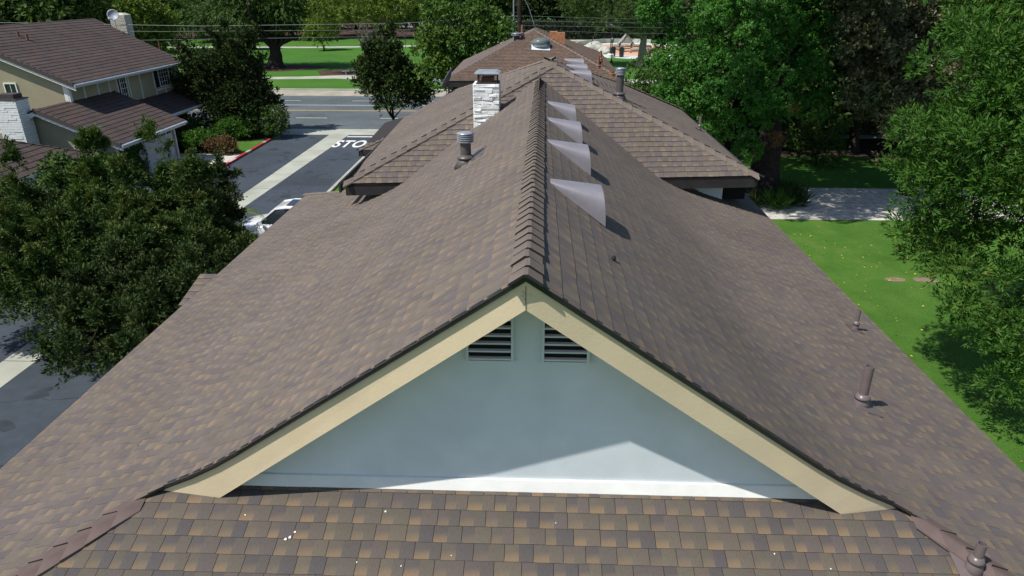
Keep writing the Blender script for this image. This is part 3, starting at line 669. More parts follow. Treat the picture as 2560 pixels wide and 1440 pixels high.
# little roof bump by the left eave
pr = [(-6.12,10.35,4.93),(-5.7,10.35,5.06),(-5.7,11.45,5.06),(-6.12,11.45,4.93)]
po = deck("porch_roof", [pr], house, DECK)
pp, _ = shingle_pieces([(-6.14,10.45,4.955),(-5.6,10.45,4.955),(-5.6,11.38,5.16),(-6.14,11.38,5.16)], seed=77, wa=(.15,.2), wb=(.1,.16), expo=.2, th=.01)
for p in pp:
    c = np.mean(p[0], 0); o = bpy.data.objects.new("shingle", pieces_mesh("shingle", [p], SH, origin=c)); o.location = c; link(o, po)
# half-round dormer vents
def dormer_vent(parent, yc, x0, x1, surf, top, hw, drop=0.0, name="roof_vent"):
    t = thing(name, None, None); t.parent = parent; n = 22; rings = []; m = MB()
    for j in range(8):
        s = j / 7; x = x0 + (x1 - x0) * s; zb = surf(x); w = .07 + (hw - .07) * s ** .8; h = max(top - drop * s - zb, 0) + .012
        rings.append([(x + (.03 * (1 - math.sin(math.pi * k / n)) * s), yc + w * math.copysign(abs(math.cos(math.pi * k / n)) ** .42, math.cos(math.pi * k / n)), zb + h * math.sin(math.pi * k / n) ** .55) for k in range(n + 1)])
    V = [p for r_ in rings for p in r_]; F = [(j*(n+1)+k, j*(n+1)+k+1, (j+1)*(n+1)+k+1, (j+1)*(n+1)+k) for j in range(7) for k in range(n)]
    m.add(V, F); F2 = [tuple(reversed(range(n + 1)))]; m.add(rings[0], F2); m.build("hood", VENTP, t, smooth=True)
    m = MB(); r_ = [(p[0] - .035, yc + (p[1] - yc) * .94, p[2] - .01) for p in rings[-1]]; m.add(r_, [tuple(range(n + 1))]); m.build("screen", MESHM, t)
    return t
for yc in (7.06, 9.24, 11.10, 13.0):
    zR = zr(yc); f = lambda x, zR=zR: 6.613 + (zR - 6.613) * (2.2 - x) / (2.2 + .02)
    dormer_vent(house, yc, .15, .70, f, f(.15) + .012, .27, drop=.085)
# flue with cap, vent pipes with flashing
def vent_pipe(parent, base, h, r, slope=(0, 0), mat=None, cap=None, name="vent_pipe", cone=True, jack=2.3):
    mat = mat or PIPE; t = thing(name, None, None); t.parent = parent; x, y, z = base
    m = MB(); zb = -.12; m.lathe([(r, zb), (r, h), (r * .82, h), (r * .82, h - .12)], (x, y, z), 22); m.build("pipe", mat, t, smooth=False)
    if cone:
        m = MB(); zc = .08; m.lathe([(r * jack, -.05 - abs(slope[0]) * .05), (r * 1.35, zc), (r * 1.05, zc + .015)], (x, y, z), 22); m.build("flashing_cone", mat, t, smooth=True)
        m = MB(); m.lathe([(r * 1.7, zc + .005), (r * 1.55, zc + .025), (r * 1.06, zc + .06), (r, zc + .06)], (x, y, z), 22); m.build("storm_collar", mat, t, smooth=True)
        fw = r * 3.6; sx, sy = slope
        P = [(x - fw, y - fw), (x + fw, y - fw), (x + fw, y + fw), (x - fw, y + fw)]
        m = MB(); m.prism([(a, b, z + sx * (a - x) + sy * (b - y) + .014) for a, b in P], (0, 0, .004)); m.build("flange", mat, t)
    if cap:
        R_, hh = cap; t2 = MB()
        for k in range(4): t2.lathe([(R_ * .97, h - hh + k * hh / 4), (R_, h - hh + k * hh / 4 + .01), (R_, h - hh + (k + .55) * hh / 4), (R_ * .9, h - hh + (k + .7) * hh / 4)], (x, y, z), 24)
        t2.build("cap_band", GALV, t); m = MB(); m.lathe([(R_, h), (R_ * 1.02, h + .008), (R_ * .6, h + .022), (0.001, h + .03)], (x, y, z), 24); m.build("cap_top", GALV, t, smooth=True)
    return t
vent_pipe(house, (-1.12,10.74,7.42), .47, .085, (.70, 0), PIPED, cap=(.135,.13), name="flue")
vent_pipe(house, (3.475,6.25,5.945), .47, .047, (-.34, 0)); vent_pipe(house, (4.50,8.69,5.595), .31, .028, (-.34, 0))
vent_pipe(house, (3.375,4.02,5.93), .26, .036, (0, .34))
m = MB(); m.lathe([(.02,0),(.025,.02),(.012,.045)], (.72,5.84,7.71), 10); m.build("roof_nail", BLACK, house)

# ------------------------------------------------------------------ second house: hip roof joined to the ridge
h2 = thing("house", "second house along the ridge, hip roof with scalloped hip caps and white stone chimney", "house")
A = (-3.80,13.15,6.40); B = (4.59,14.08,6.40); AP = (.36,16.45,8.335); BA = (.30,17.9,8.335); FL = (-3.98,20.5,6.40); FR = (4.59,22.6,6.40); K1 = (-2.68,21.8,6.99); K2 = (2.53,21.3,7.33)
r2 = deck("roof", [[A, B, AP], [A, AP, BA, K1, FL], [B, FR, K2, BA, AP], [FL, K1, (-2.6,23.5,6.4)], [K1, BA, K2, (2.5,24,6.3), (-2.6,24,6.3)], [FR, (2.5,24,6.3), K2]], h2, DECK)
shingle_field([[A, B, AP]], SH, r2, seed=21, th=.012, gap=.004)
shingle_field([[A, AP, BA, K1, FL]], SH, r2, seed=25); shingle_field([[B, FR, K2, BA, AP]], SH, r2, seed=29)
dF = Vector((0,-1,-.68)).normalized(); dL = Vector((-1,0,-.5)).normalized(); dR = Vector((1,0,-.46)).normalized()
caps(r2, A, AP, dF, dL, CAPM, step=.26, w=.145, th=.020, lift=.03, name="hip_cap")
caps(r2, B, AP, dR, dF, CAPM, step=.26, w=.145, th=.020, lift=.03, name="hip_cap")
caps(r2, K1, BA, dL, -dF * 1 + Vector((0,0,-1)), CAPM, step=.22, w=.12, th=.02, lift=.02, name="hip_cap")
caps(r2, FR, K2, dR, Vector((0,1,-.5)), CAPM, step=.22, w=.12, th=.02, lift=.02, name="hip_cap")
caps(r2, K2, BA, dR, Vector((0,1,-.5)), CAPM, step=.22, w=.12, th=.02, lift=.02, name="hip_cap")

m = MB(); m.prism([(A[0],A[1],A[2]-.02),(B[0],B[1],B[2]-.02),(B[0],B[1],B[2]-.24),(A[0],A[1],A[2]-.24)], (0,.04,0)); m.build("eave_board", DKBRN, h2)
m = MB(); m.box(-3.98,-3.94,13.3,20.5,6.18,6.38); m.build("eave_board", DKBRN, h2); m = MB(); m.box(4.59,4.63,14.1,22.6,6.18,6.38); m.build("eave_board", DKBRN, h2)
m = MB(); m.prism([(-3.3,13.75,4.2),(4.05,14.55,4.2),(4.1,22.2,4.2),(-3.5,20.2,4.2)], (0,0,2.05)); m.prism([(-3.28,13.77,0),(4.03,14.57,0),(4.08,22.18,0),(-3.48,20.18,0)], (0,0,4.2)); m.build("wall", STUCCO, h2)
m = MB(); m.box(4.10,4.55,14.6,15.6,5.75,6.16); m.build("dark_eave_box", DARK, h2)  # near-black box filling the gap under the right eave
vent_pipe(h2, (1.93,16.6,7.60), .66, .085, (-.45, 0), PIPED, cap=(.12,.14), name="flue"); vent_pipe(h2, (4.27,18.27,6.55), .35, .03, (-.45, 0))
def zpl(P3):
    P, u, v, n = plane_basis(P3); o = P[0]
    return lambda x, y: o[2] - (n[0]*(x-o[0]) + n[1]*(y-o[1])) / n[2]
fR2 = zpl([B, FR, AP])
for yc in (16.75, 18.15, 19.6):
    f = lambda x, yc=yc: fR2(x, yc); dormer_vent(h2, yc, .72, 1.24, f, f(.72) + .012 if yc < 17 else f(.72)+.012, .25)
# low wing at the left, its own small hip
w2 = [(-5.66,21.63,5.2),(-3.2,21.63,5.2),(-3.2,24.1,6.05)]; w3 = [(-5.66,21.63,5.2),(-3.2,24.1,6.05),(-3.4,24.6,6.0),(-5.34,27.7,5.22),(-5.86,26.5,5.2)]
rw = deck("wing_roof", [w2, w3], h2, DECK); shingle_field([w2, w3], SH2, rw, seed=41)
caps(rw, w2[0], w2[2], Vector((0,-1,-.34)), Vector((-1,0,-.34)), CAPM, step=.22, w=.12, name="hip_cap")
m = MB(); m.box(-5.68,-3.2,21.60,21.63,5.0,5.19); m.build("eave_board", DKBRN, h2); m = MB(); m.box(-5.7,-5.66,21.6,26.5,5.0,5.19); m.build("eave_board", DKBRN, h2); m = MB(); m.box(-5.2,-3.4,22.1,27,0,5.05); m.build("wall", STUCCO, h2)
# painted stone chimney, built of courses
ch = thing("chimney", None, None); ch.parent = h2
cx0, cx1, cy0, cy1, cz1 = -1.315, -.785, 14.45, 15.05, 8.17
m = MB(); m.box(cx0+.03,cx1-.02,cy0+.02,cy1,5.5,cz1-.02); m.build("core", PBRICK, ch)
rr = random.Random(4); z = 6.6
while z < cz1 - .02:
    hh = rr.uniform(.055,.078); x = cx0
    while x < cx1 - .01:
        w = min(rr.uniform(.14,.5), cx1 - x)
        m = MB(); d_ = rr.uniform(.0,.02); m.box(x+.002, x + w - .002, cy0 - d_, cy0 + .05, z + .003, z + hh - .003)
        for i_v, v in enumerate(m.v): m.v[i_v] = (v[0], v[1] + (rr.uniform(-.012,.012) if v[1] < cy0+.01 else 0), v[2] + rr.uniform(-.006,.006))
        m.build("stone", PBRICK, ch, bevel=.006); x += w
    y = cy0
    while y < cy1 - .01:
        w = min(rr.uniform(.2,.35), cy1 - y)
        for X0, X1 in ((cx0-.01,cx0+.04),(cx1-.04,cx1+.004)):
            m = MB(); m.box(X0, X1, y+.004, y+w-.004, z+.004, z+hh-.004); m.build("stone", PBRICK, ch)
        y += w
    z += hh
m = MB(); m.box(cx0+.06,cx1-.01,cy0+.04,cy1-.06,cz1-.02,cz1+.012); m.build("crown", MESHM, ch)
m = MB(); n_ = 22
for k in range(n_):
    x = cx0+.09 + k*(cx1-cx0-.13)/n_; m.box(x,x+.004,cy0+.05,cy0+.056,cz1,cz1+.19); m.box(x,x+.004,cy1-.08,cy1-.074,cz1,cz1+.19)
    y = cy0+.05 + k*(cy1-cy0-.13)/n_; m.box(cx0+.084,cx0+.09,y,y+.004,cz1,cz1+.19); m.box(cx1-.045,cx1-.04,y,y+.004,cz1,cz1+.19)
m.box(cx0+.085,cx1-.04,cy0+.049,cy0+.057,cz1,cz1+.03); m.box(cx0+.085,cx1-.04,cy0+.049,cy0+.057,cz1+.165,cz1+.19); m.build("spark_screen", MESHM, ch)
m = MB(); m.box(cx0+.16,cx1-.12,cy0+.15,cy1-.15,cz1,cz1+.11); m.build("flue_tile", RUST, ch)
a_,b_,c_,d_ = cx0+.02,cx1+.01,cy0-.01,cy1; zt = cz1+.19
m = MB(); m.prism([(a_,c_,zt),(b_,c_,zt),(b_,d_,zt),(a_,d_,zt)],(0,0,.012)); m.add([(a_,c_,zt+.012),(b_,c_,zt+.012),(b_,d_,zt+.012),(a_,d_,zt+.012),(a_+.07,c_+.1,zt+.05),(b_-.07,c_+.1,zt+.05),(b_-.07,d_-.1,zt+.05),(a_+.07,d_-.1,zt+.05)],[(0,1,5,4),(1,2,6,5),(2,3,7,6),(3,0,4,7),(4,5,6,7)]); m.build("chimney_cap", GALV, ch)

# ------------------------------------------------------------------ third house
h3 = thing("house", "third and farthest house of the row, russet hip roof with a round grey dome vent", "house")
A = (-3.88,29.3,6.4); B = (3.66,29.95,6.4); AP = (-.14,34.4,8.1); BA = (-.14,36.8,8.1); FL = (-3.94,38.2,6.4); FR = (3.73,43.0,6.4)
r3 = deck("roof", [[A,B,AP],[A,AP,BA,FL],[B,FR,BA,AP],[FL,BA,FR]], h3, DECK)
shingle_field([[A,B,AP]], SH3, r3, seed=51, th=.012); shingle_field([[A,AP,BA,FL]], SH2, r3, seed=53); shingle_field([[B,FR,BA,AP]], SH3, r3, seed=57)
caps(r3, A, AP, dF, dL, CAPM, step=.24, w=.13, th=.02, lift=.02, name="hip_cap"); caps(r3, B, AP, dR, dF, CAPM, step=.24, w=.13, th=.02, lift=.02, name="hip_cap"); caps(r3, FR, BA, dR, Vector((0,1,-.4)), CAPM, step=.24, w=.13, name="hip_cap")
m = MB(); m.prism([(A[0],A[1],6.38),(B[0],B[1],6.38),(B[0],B[1],6.16),(A[0],A[1],6.16)], (0,.04,0)); m.build("eave_board", DKBRN, h3)
m = MB(); m.box(-3.3,3.2,30.4,40,0,6.25); m.build("wall", TANST, h3); m = MB(); m.box(-3.55,-3.35,29.6,29.8,0,6.2); m.build("porch_post", DKBRN, h3)
f3 = zpl([A,B,AP])
t = thing("dome_vent", None, None); t.parent = h3; x, y = .13, 32.75; z = f3(x, y)
m = MB(); m.prism([(x-.42,y-.42,f3(x-.42,y-.42)+.03),(x+.42,y-.42,f3(x+.42,y-.42)+.03),(x+.42,y+.42,f3(x+.42,y+.42)+.03),(x-.42,y+.42,f3(x-.42,y+.42)+.03)], (0,0,.01)); m.build("flange", TRIMW, t)
m = MB(); m.lathe([(.33,0),(.33,.14)], (x,y,z), 24); m.build("base_ring", TRIMW, t); m = MB(); m.lathe([(.42,.12),(.43,.17),(.40,.22),(.40,.25),(.33,.31),(.18,.36),(.001,.375)], (x,y,z), 28); m.build("dome", plain("grey_green_metal",(.12,.155,.155),.35,.1,4,.5), t, smooth=True)
vent_pipe(h3, (2.62,30.95,6.77), .5, .05, (0,.38), RUST); vent_pipe(h3, (-.75,34.3,7.9), .45, .06, (0,0), RUST, cap=None); vent_pipe(h3, (3.15,30.35,6.50), .22, .10, (0,.38), RUST); vent_pipe(h3, (2.85,32.6,6.9), .45, .05, (0,0), RUST)
vent_pipe(h3, (-.98,33.5,7.8), .22, .14, (0,0), DKBRN, cap=(.26,.1), name="flue", cone=False)
m = MB(); m.box(.82,1.25,34.0,34.4,7.3,8.02); m.build("brick_chimney", ORANGE, h3); m = MB(); m.box(.55,.9,34.1,34.5,7.3,8.06); m.build("brick_chimney", ORANGE, h3)
# satellite dish on its mast at the second house's far corner
sd = thing("satellite_dish", "dark satellite dish on a mast beside the white chimney, facing up and left", "satellite dish", (-2.72,21.6,6.95))
m = MB(); m.tube([(0,0,0),(0,0,.35)], .03, 10); m.build("mast", PIPED, sd)
m = MB(); n = 24; rings = []
for j in range(6): rr_ = .33 * j / 5; rings.append((rr_, .35 * rr_ ** 2 * 2.2))
m.lathe([(max(a, .001), b) for a, b in rings] + [(.335,.09),(.33,.075)], (0,0,0), 24); d_ = m.build("reflector", plain("dish_grey",(.14,.15,.16),.45,.05), sd, smooth=True); d_.location = (.02,-.02,.42); d_.rotation_euler = (R(-8), R(-62), 0); d_.scale = (1, .8, 1)
m = MB(); m.tube([(-.1,0,.3),(-.38,-.02,.42)], .015, 6); m.tube([(-.38,-.02,.40),(-.44,-.02,.47)], .04, 8); m.build("feed_arm", GALV, sd)
# ------------------------------------------------------------------ two-storey house across the drive
hl = thing("house", "two-storey tan stucco house with brown tile roofs and white trim across the drive", "house")
UE = [(-25.3,37.6,5.12),(-25.3,50.4,5.12),(-31.9,51.6,7.9),(-31.9,37.6,7.9)]; UB = [(-31.9,37.6,7.9),(-31.9,51.6,7.9),(-38.5,50.4,5.12),(-38.5,37.6,5.12)]
GE = [(-21.83,35.03,2.40),(-21.83,42.25,2.40),(-26.0,42.25,4.17),(-26.0,35.03,4.17)]; GB = [(-26.0,35.03,4.17),(-26.0,37.9,4.17),(-28.6,37.9,3.07),(-28.6,35.03,3.07)]
PE = [(-23.85,42.3,2.38),(-23.85,51.0,2.38),(-25.95,51.0,3.26),(-25.95,42.3,3.26)]
rl = deck("roof", [UE, UB], hl, DECK, th=.06, down=.02); rg_ = deck("garage_roof", [GE, GB, PE], hl, DECK, th=.06, down=.02)
kw = dict(expo=.335, wa=(.30,.30), wb=(.30,.30), th=.020, gap=.012, uniform=True)
shingle_field([UE], TILE, rl, name="tile_field", seed=61, **kw); shingle_field([GE, GB, PE], TILE, rg_, name="tile_field", seed=63, **kw)
def rake_tiles(parent, a, b, n, dx=(0,-1,0)):
    a, b = Vector(a), Vector(b); d = (b - a) / n; me = None
    for i in range(n):
        if me is None:
            m = MB(); L = d.length; u = d.normalized(); up = Vector((0,0,1)); s = Vector(dx)
            m.prism([u*0+up*.06, u*L*1.06+up*.03, u*L*1.06-up*.17, u*0-up*.15], s*.04); m.prism([u*0+up*.055, u*L*1.06+up*.03, u*L*1.06+up*.03-s*.14, u*0+up*.055-s*.14], (0,0,.02))
            o = m.build("rake_tile", TILE, parent); o.location = a; me = o.data
            for nm, v in (("rnd", .5), ("ptype", 0.)):
                at_ = me.attributes.new(nm, 'FLOAT', 'FACE'); at_.data.foreach_set("value", [v]*len(me.polygons))
            me.uv_layers.new(name="UVMap")
        else:
            o = bpy.data.objects.new("rake_tile", me); o.location = a + d*i; link(o, parent)
rake_tiles(rl, (-25.28,37.6,5.12), (-31.9,37.6,7.9), 21); rake_tiles(rg_, (-21.8,35.03,2.40), (-26.0,35.03,4.17), 14)
caps(rg_, (-26.0,42.2,4.17), (-26.0,42.25,4.17), (1,0,-.42), (-1,0,-.42), TILE)
def board(a, b, h, name, mat, parent, t=(0,.04,0), up=0):
    a, b = Vector(a), Vector(b); m = MB(); m.prism([a+Vector((0,0,up)), b+Vector((0,0,up)), b+Vector((0,0,up-h)), a+Vector((0,0,up-h))], t); return m.build(name, mat, parent)
board((-25.2,37.62,5.02), (-31.9,37.62,7.84), .26, "rake_board", WHITE, hl); board((-21.75,35.06,2.30), (-26.0,35.06,4.09), .24, "rake_board", WHITE, hl); board((-26.0,35.06,4.09), (-28.6,35.06,2.99), .24, "rake_board", WHITE, hl)
m = MB(); m.box(-25.33,-25.29,37.6,50.4,4.90,5.11); m.build("eave_board", TRIMW, hl); m = MB(); m.box(-21.86,-21.81,35.03,42.25,2.15,2.39); m.build("eave_board", TRIMW, hl); m = MB(); m.box(-23.88,-23.83,42.3,51.0,2.16,2.37); m.build("eave_board", TRIMW, hl)
m = MB(); m.prism([(-38,37.95,0),(-25.9,37.95,0),(-25.9,37.95,5.2),(-31.9,37.95,7.75),(-38,37.95,5.25)], (0,12.3,0)); m.build("wall", TANST, hl)
m = MB(); m.prism([(-28.4,35.5,0),(-22.45,35.5,0),(-22.45,35.5,2.5),(-26.0,35.5,4.0),(-28.4,35.5,3.0)], (0,6.3,0)); m.build("garage_wall", TANST, hl)
m = MB(); m.box(-22.45,-22.40,35.9,41.4,0,2.08); gd = m.build("garage_door", GREYD, hl)
m = MB()
for k in range(4): m.box(-22.40,-22.385,35.9,41.4,.5+k*.45,.505+k*.45)
m.build("panel_joint", DKBRN, gd)
for k in range(8):
    m = MB(); y = 36.1+k*.68
    for q in (0,.26): m.box(-22.40,-22.385,y+q,y+q+.2,1.82,1.98)
    m.build("door_window", GLASSD, gd)
for (y0,y1) in ((35.5,35.62),(41.68,41.82)):
    m = MB(); m.box(-22.44,-22.37,y0,y1,0,2.3); m.build("corner_trim", TRIMW, hl)
m = MB(); m.box(-25.92,-25.82,37.9,38.12,3.6,5.0); m.box(-26.1,-25.9,37.89,37.94,3.6,5.05); m.build("corner_trim", WHITE, hl)
for y in (39.3,40.6,41.75,42.6,43.85,45.2,46.9,49.95):
    m = MB(); m.box(-25.9,-25.85,y,y+.09,3.0,4.95); m.build("batten", TRIMW, hl)
m = MB(); m.box(-25.9,-25.84,46.9,50.1,3.48,3.60); m.box(-25.9,-25.85,48.2,48.3,3.0,3.5); m.build("batten", TRIMW, hl)
m = MB(); m.box(-25.95,-25.83,50.1,50.3,0,4.95); m.build("corner_trim", TRIMW, hl)
for (x,y0,y1,z) in ((-25.22,37.6,50.4,5.03),(-21.74,35.03,42.25,2.31),(-23.77,42.3,51.0,2.28)):
    m = MB(); m.tube([(x,y0,z),(x,y1,z)],.055,6); m.build("gutter",TRIMW,hl)
m = MB(); m.tube([(-25.22,50.2,5.0),(-25.8,50.25,4.7),(-25.82,50.25,.2)],.035,6); m.build("downpipe",TRIMW,hl)
def window(parent, x, y0, y1, z0, z1, nx, nz, axis='x'):
    w = thing("window", None, None); w.parent = parent
    def bx(m, a0, a1, b0, b1, d0, d1):
        if axis == 'x': m.box(x+d0, x+d1, a0, a1, b0, b1)
        else: m.box(a0, a1, x-d1, x-d0, b0, b1)
    m = MB(); bx(m, y0, y1, z0, z1, .005, .02); m.build("pane", GLASSD, w)
    m = MB()
    for a0,a1,b0,b1 in ((y0-.06,y0,z0-.06,z1+.06),(y1,y1+.06,z0-.06,z1+.06),(y0,y1,z0-.06,z0),(y0,y1,z1,z1+.06)): bx(m,a0,a1,b0,b1,0,.06)
    m.build("frame", WHITE, w); m = MB()
    for k in range(1,nx): a = y0+(y1-y0)*k/nx; bx(m,a-.012,a+.012,z0,z1,.018,.035)
    for k in range(1,nz): b = z0+(z1-z0)*k/nz; bx(m,y0,y1,b-.012,b+.012,.018,.033)
    m.build("muntin", WHITE, w); return w
window(hl,-25.9,47.65,48.95,3.72,4.86,4,4); window(hl,-25.9,42.95,43.6,3.1,4.86,3,5); window(hl,37.95,-29.35,-28.75,4.18,5.08,2,1,'y')
m = MB(); m.box(-25.9,-25.87,47.1,47.6,3.7,4.88); m.box(-25.9,-25.87,49.0,49.55,3.7,4.88); m.build("shutter", GLASSD, hl)
m = MB(); m.box(-25.9,-25.87,42.7,42.93,3.1,4.88); m.build("shutter", GLASSD, hl)
def stone_chimney(parent, x0,x1,y0,y1,z0,z1,mat,seed,hmin=.10,hmax=.14,cap=None):
    c = thing("chimney", None, None); c.parent = parent; rr = random.Random(seed); m = MB(); m.box(x0+.04,x1-.04,y0+.04,y1-.04,0,z1-.02); m.build("core", mat, c); z = z0
    while z < z1:
        h = rr.uniform(hmin,hmax)
        for face in (0,1):
            a0,a1 = (x0,x1) if face==0 else (y0,y1); a = a0
            while a < a1-.01:
                w = min(rr.uniform(.25,.55), a1-a); m = MB(); dd = rr.uniform(0,.02)
                if face==0: m.box(a+.004,a+w-.004,y0-dd,y0+.05,z+.006,min(z+h,z1)-.006)
                else: m.box(x1-.05,x1+dd,a+.004,a+w-.004,z+.006,min(z+h,z1)-.006)
                m.build("brick", mat, c); a += w
        z += h
    if cap:
        m = MB(); m.box(x0-.04,x1+.04,y0-.04,y1+.04,z1,z1+.06); m.box(x0+.15,x1-.15,y0+.12,y1-.12,z1+.06,z1+.28); m.build("chimney_cap", cap, c)
    return c
stone_chimney(hl,-27.55,-26.35,34.45,35.35,1.8,4.72,PBRICK,8,cap=MESHM); stone_chimney(hl,-30.85,-29.75,51.75,52.6,5.2,8.1,PBRICK2,9)
m = MB(); m.prism([(-30.85,51.75,8.1),(-29.75,51.75,8.1),(-29.75,52.6,8.1),(-30.85,52.6,8.1)],(0,0,.02)); m.add([(-30.85,51.75,8.12),(-29.75,51.75,8.12),(-29.75,52.6,8.12),(-30.85,52.6,8.12),(-30.6,51.95,8.25),(-30.0,51.95,8.25),(-30.0,52.4,8.25),(-30.6,52.4,8.25)],[(0,1,5,4),(1,2,6,5),(2,3,7,6),(3,0,4,7),(4,5,6,7)]); m.build("chimney_crown", PBRICK2, hl)
for (x,y,z,h) in ((-30.5,41.6,7.3,.28),(-30.0,41.6,7.1,.35)): vent_pipe(hl,(x,y,z),h,.07,(0,0),RUST,cone=False)
vent_pipe(hl,(-27.0,50.6,5.83),.7,.03,(0,0),RUST,cone=False)
ds = thing("satellite_dish", "pale grey satellite dish beside the cream chimney of the two-storey house", "satellite dish", (-30.0,50.9,7.3))
m = MB(); m.tube([(0,0,-.1),(0,0,.75)],.03,8); m.build("mast",GALV,ds); m = MB(); m.lathe([(a*.075+.001,(a*.075)**2*.5) for a in range(6)]+[(.375,.06)],(0,0,0),24); r_=m.build("reflector",plain("pale_dish",(.34,.37,.42),.45,.05),ds,smooth=True); r_.location=(0,-.08,.85); r_.rotation_euler=(R(72),0,R(20))
m = MB(); m.tube([(0,-.1,.62),(-.12,-.45,.62)],.02,6); m.tube([(-.12,-.45,.58),(-.12,-.5,.68)],.05,8); m.build("feed_arm",WHITE,ds)
# single-storey garage in front of it
hn = thing("house", "low tile-roofed garage at the left edge, half hidden by junipers", "house")
A,B,C,D = (-21.75,26.5,2.6),(-21.6,32.2,2.6),(-24.5,29.35,3.95),(-34,29.35,3.95); NE=[A,B,C]; NB=[B,(-34,32.2,2.6),D,C]; NF=[A,C,D,(-34,26.5,2.6)]
rn = deck("roof",[NE,NB,NF],hn,DECK,down=.02); shingle_field([NE,NF,NB],TILE,rn,name="tile_field",seed=71,**kw)
caps(rn,B,C,Vector((0,1,-.4)),Vector((1,0,-.4)),TILE,step=.34,w=.12,th=.03,name="hip_tile"); caps(rn,A,C,Vector((1,0,-.4)),Vector((0,-1,-.4)),TILE,step=.34,w=.12,th=.03,name="hip_tile")
m = MB(); m.prism([(-21.73,26.5,2.58),(-21.58,32.2,2.58),(-21.58,32.2,2.34),(-21.73,26.5,2.34)],(-.05,0,0)); m.build("eave_board",TRIMW,hn)
m = MB(); m.box(-33,-22.2,27.0,31.7,0,2.5); m.build("wall",TANST,hn); m = MB(); m.box(-22.2,-22.14,28.0,31.5,0,2.15); m.build("garage_door",GREYD,hn)
for y in (27.9,31.5): m = MB(); m.box(-22.2,-22.12,y,y+.12,0,2.3); m.build("corner_trim",TRIMW,hn)
# houses glimpsed beyond the park
for (x,y,w,d,h,mr,lb) in ((-20,205,16,10,3.2,ORANGE,"distant house with a red tile roof between the park trees"),(-62,190,14,8,3.0,TRIMW,"distant pale-roofed house behind the left park trees"),(-34,198,12,8,3.0,TRIMW,"distant grey-roofed house behind the pale feathery tree")):
    hh = thing("house", lb, "house", (x,y,0)); m = MB(); m.box(-w/2,w/2,-d/2,d/2,0,h); m.build("wall",STUCCO,hh)
    m = MB(); m.prism([(-w/2-.6,-d/2-.6,h),(w/2+.6,-d/2-.6,h),(w/2+.6,0,h+2.6),(-w/2-.6,0,h+2.6)],(0,0,.15)); m.prism([(-w/2-.6,0,h+2.6),(w/2+.6,0,h+2.6),(w/2+.6,d/2+.6,h),(-w/2-.6,d/2+.6,h)],(0,0,.15)); m.build("roof",mr,hh)
    for q in (-.3,.05,.3): m = MB(); m.box(q*w,q*w+1.2,-d/2-.03,-d/2,1,2.2); m.build("window",GLASSD,hh)

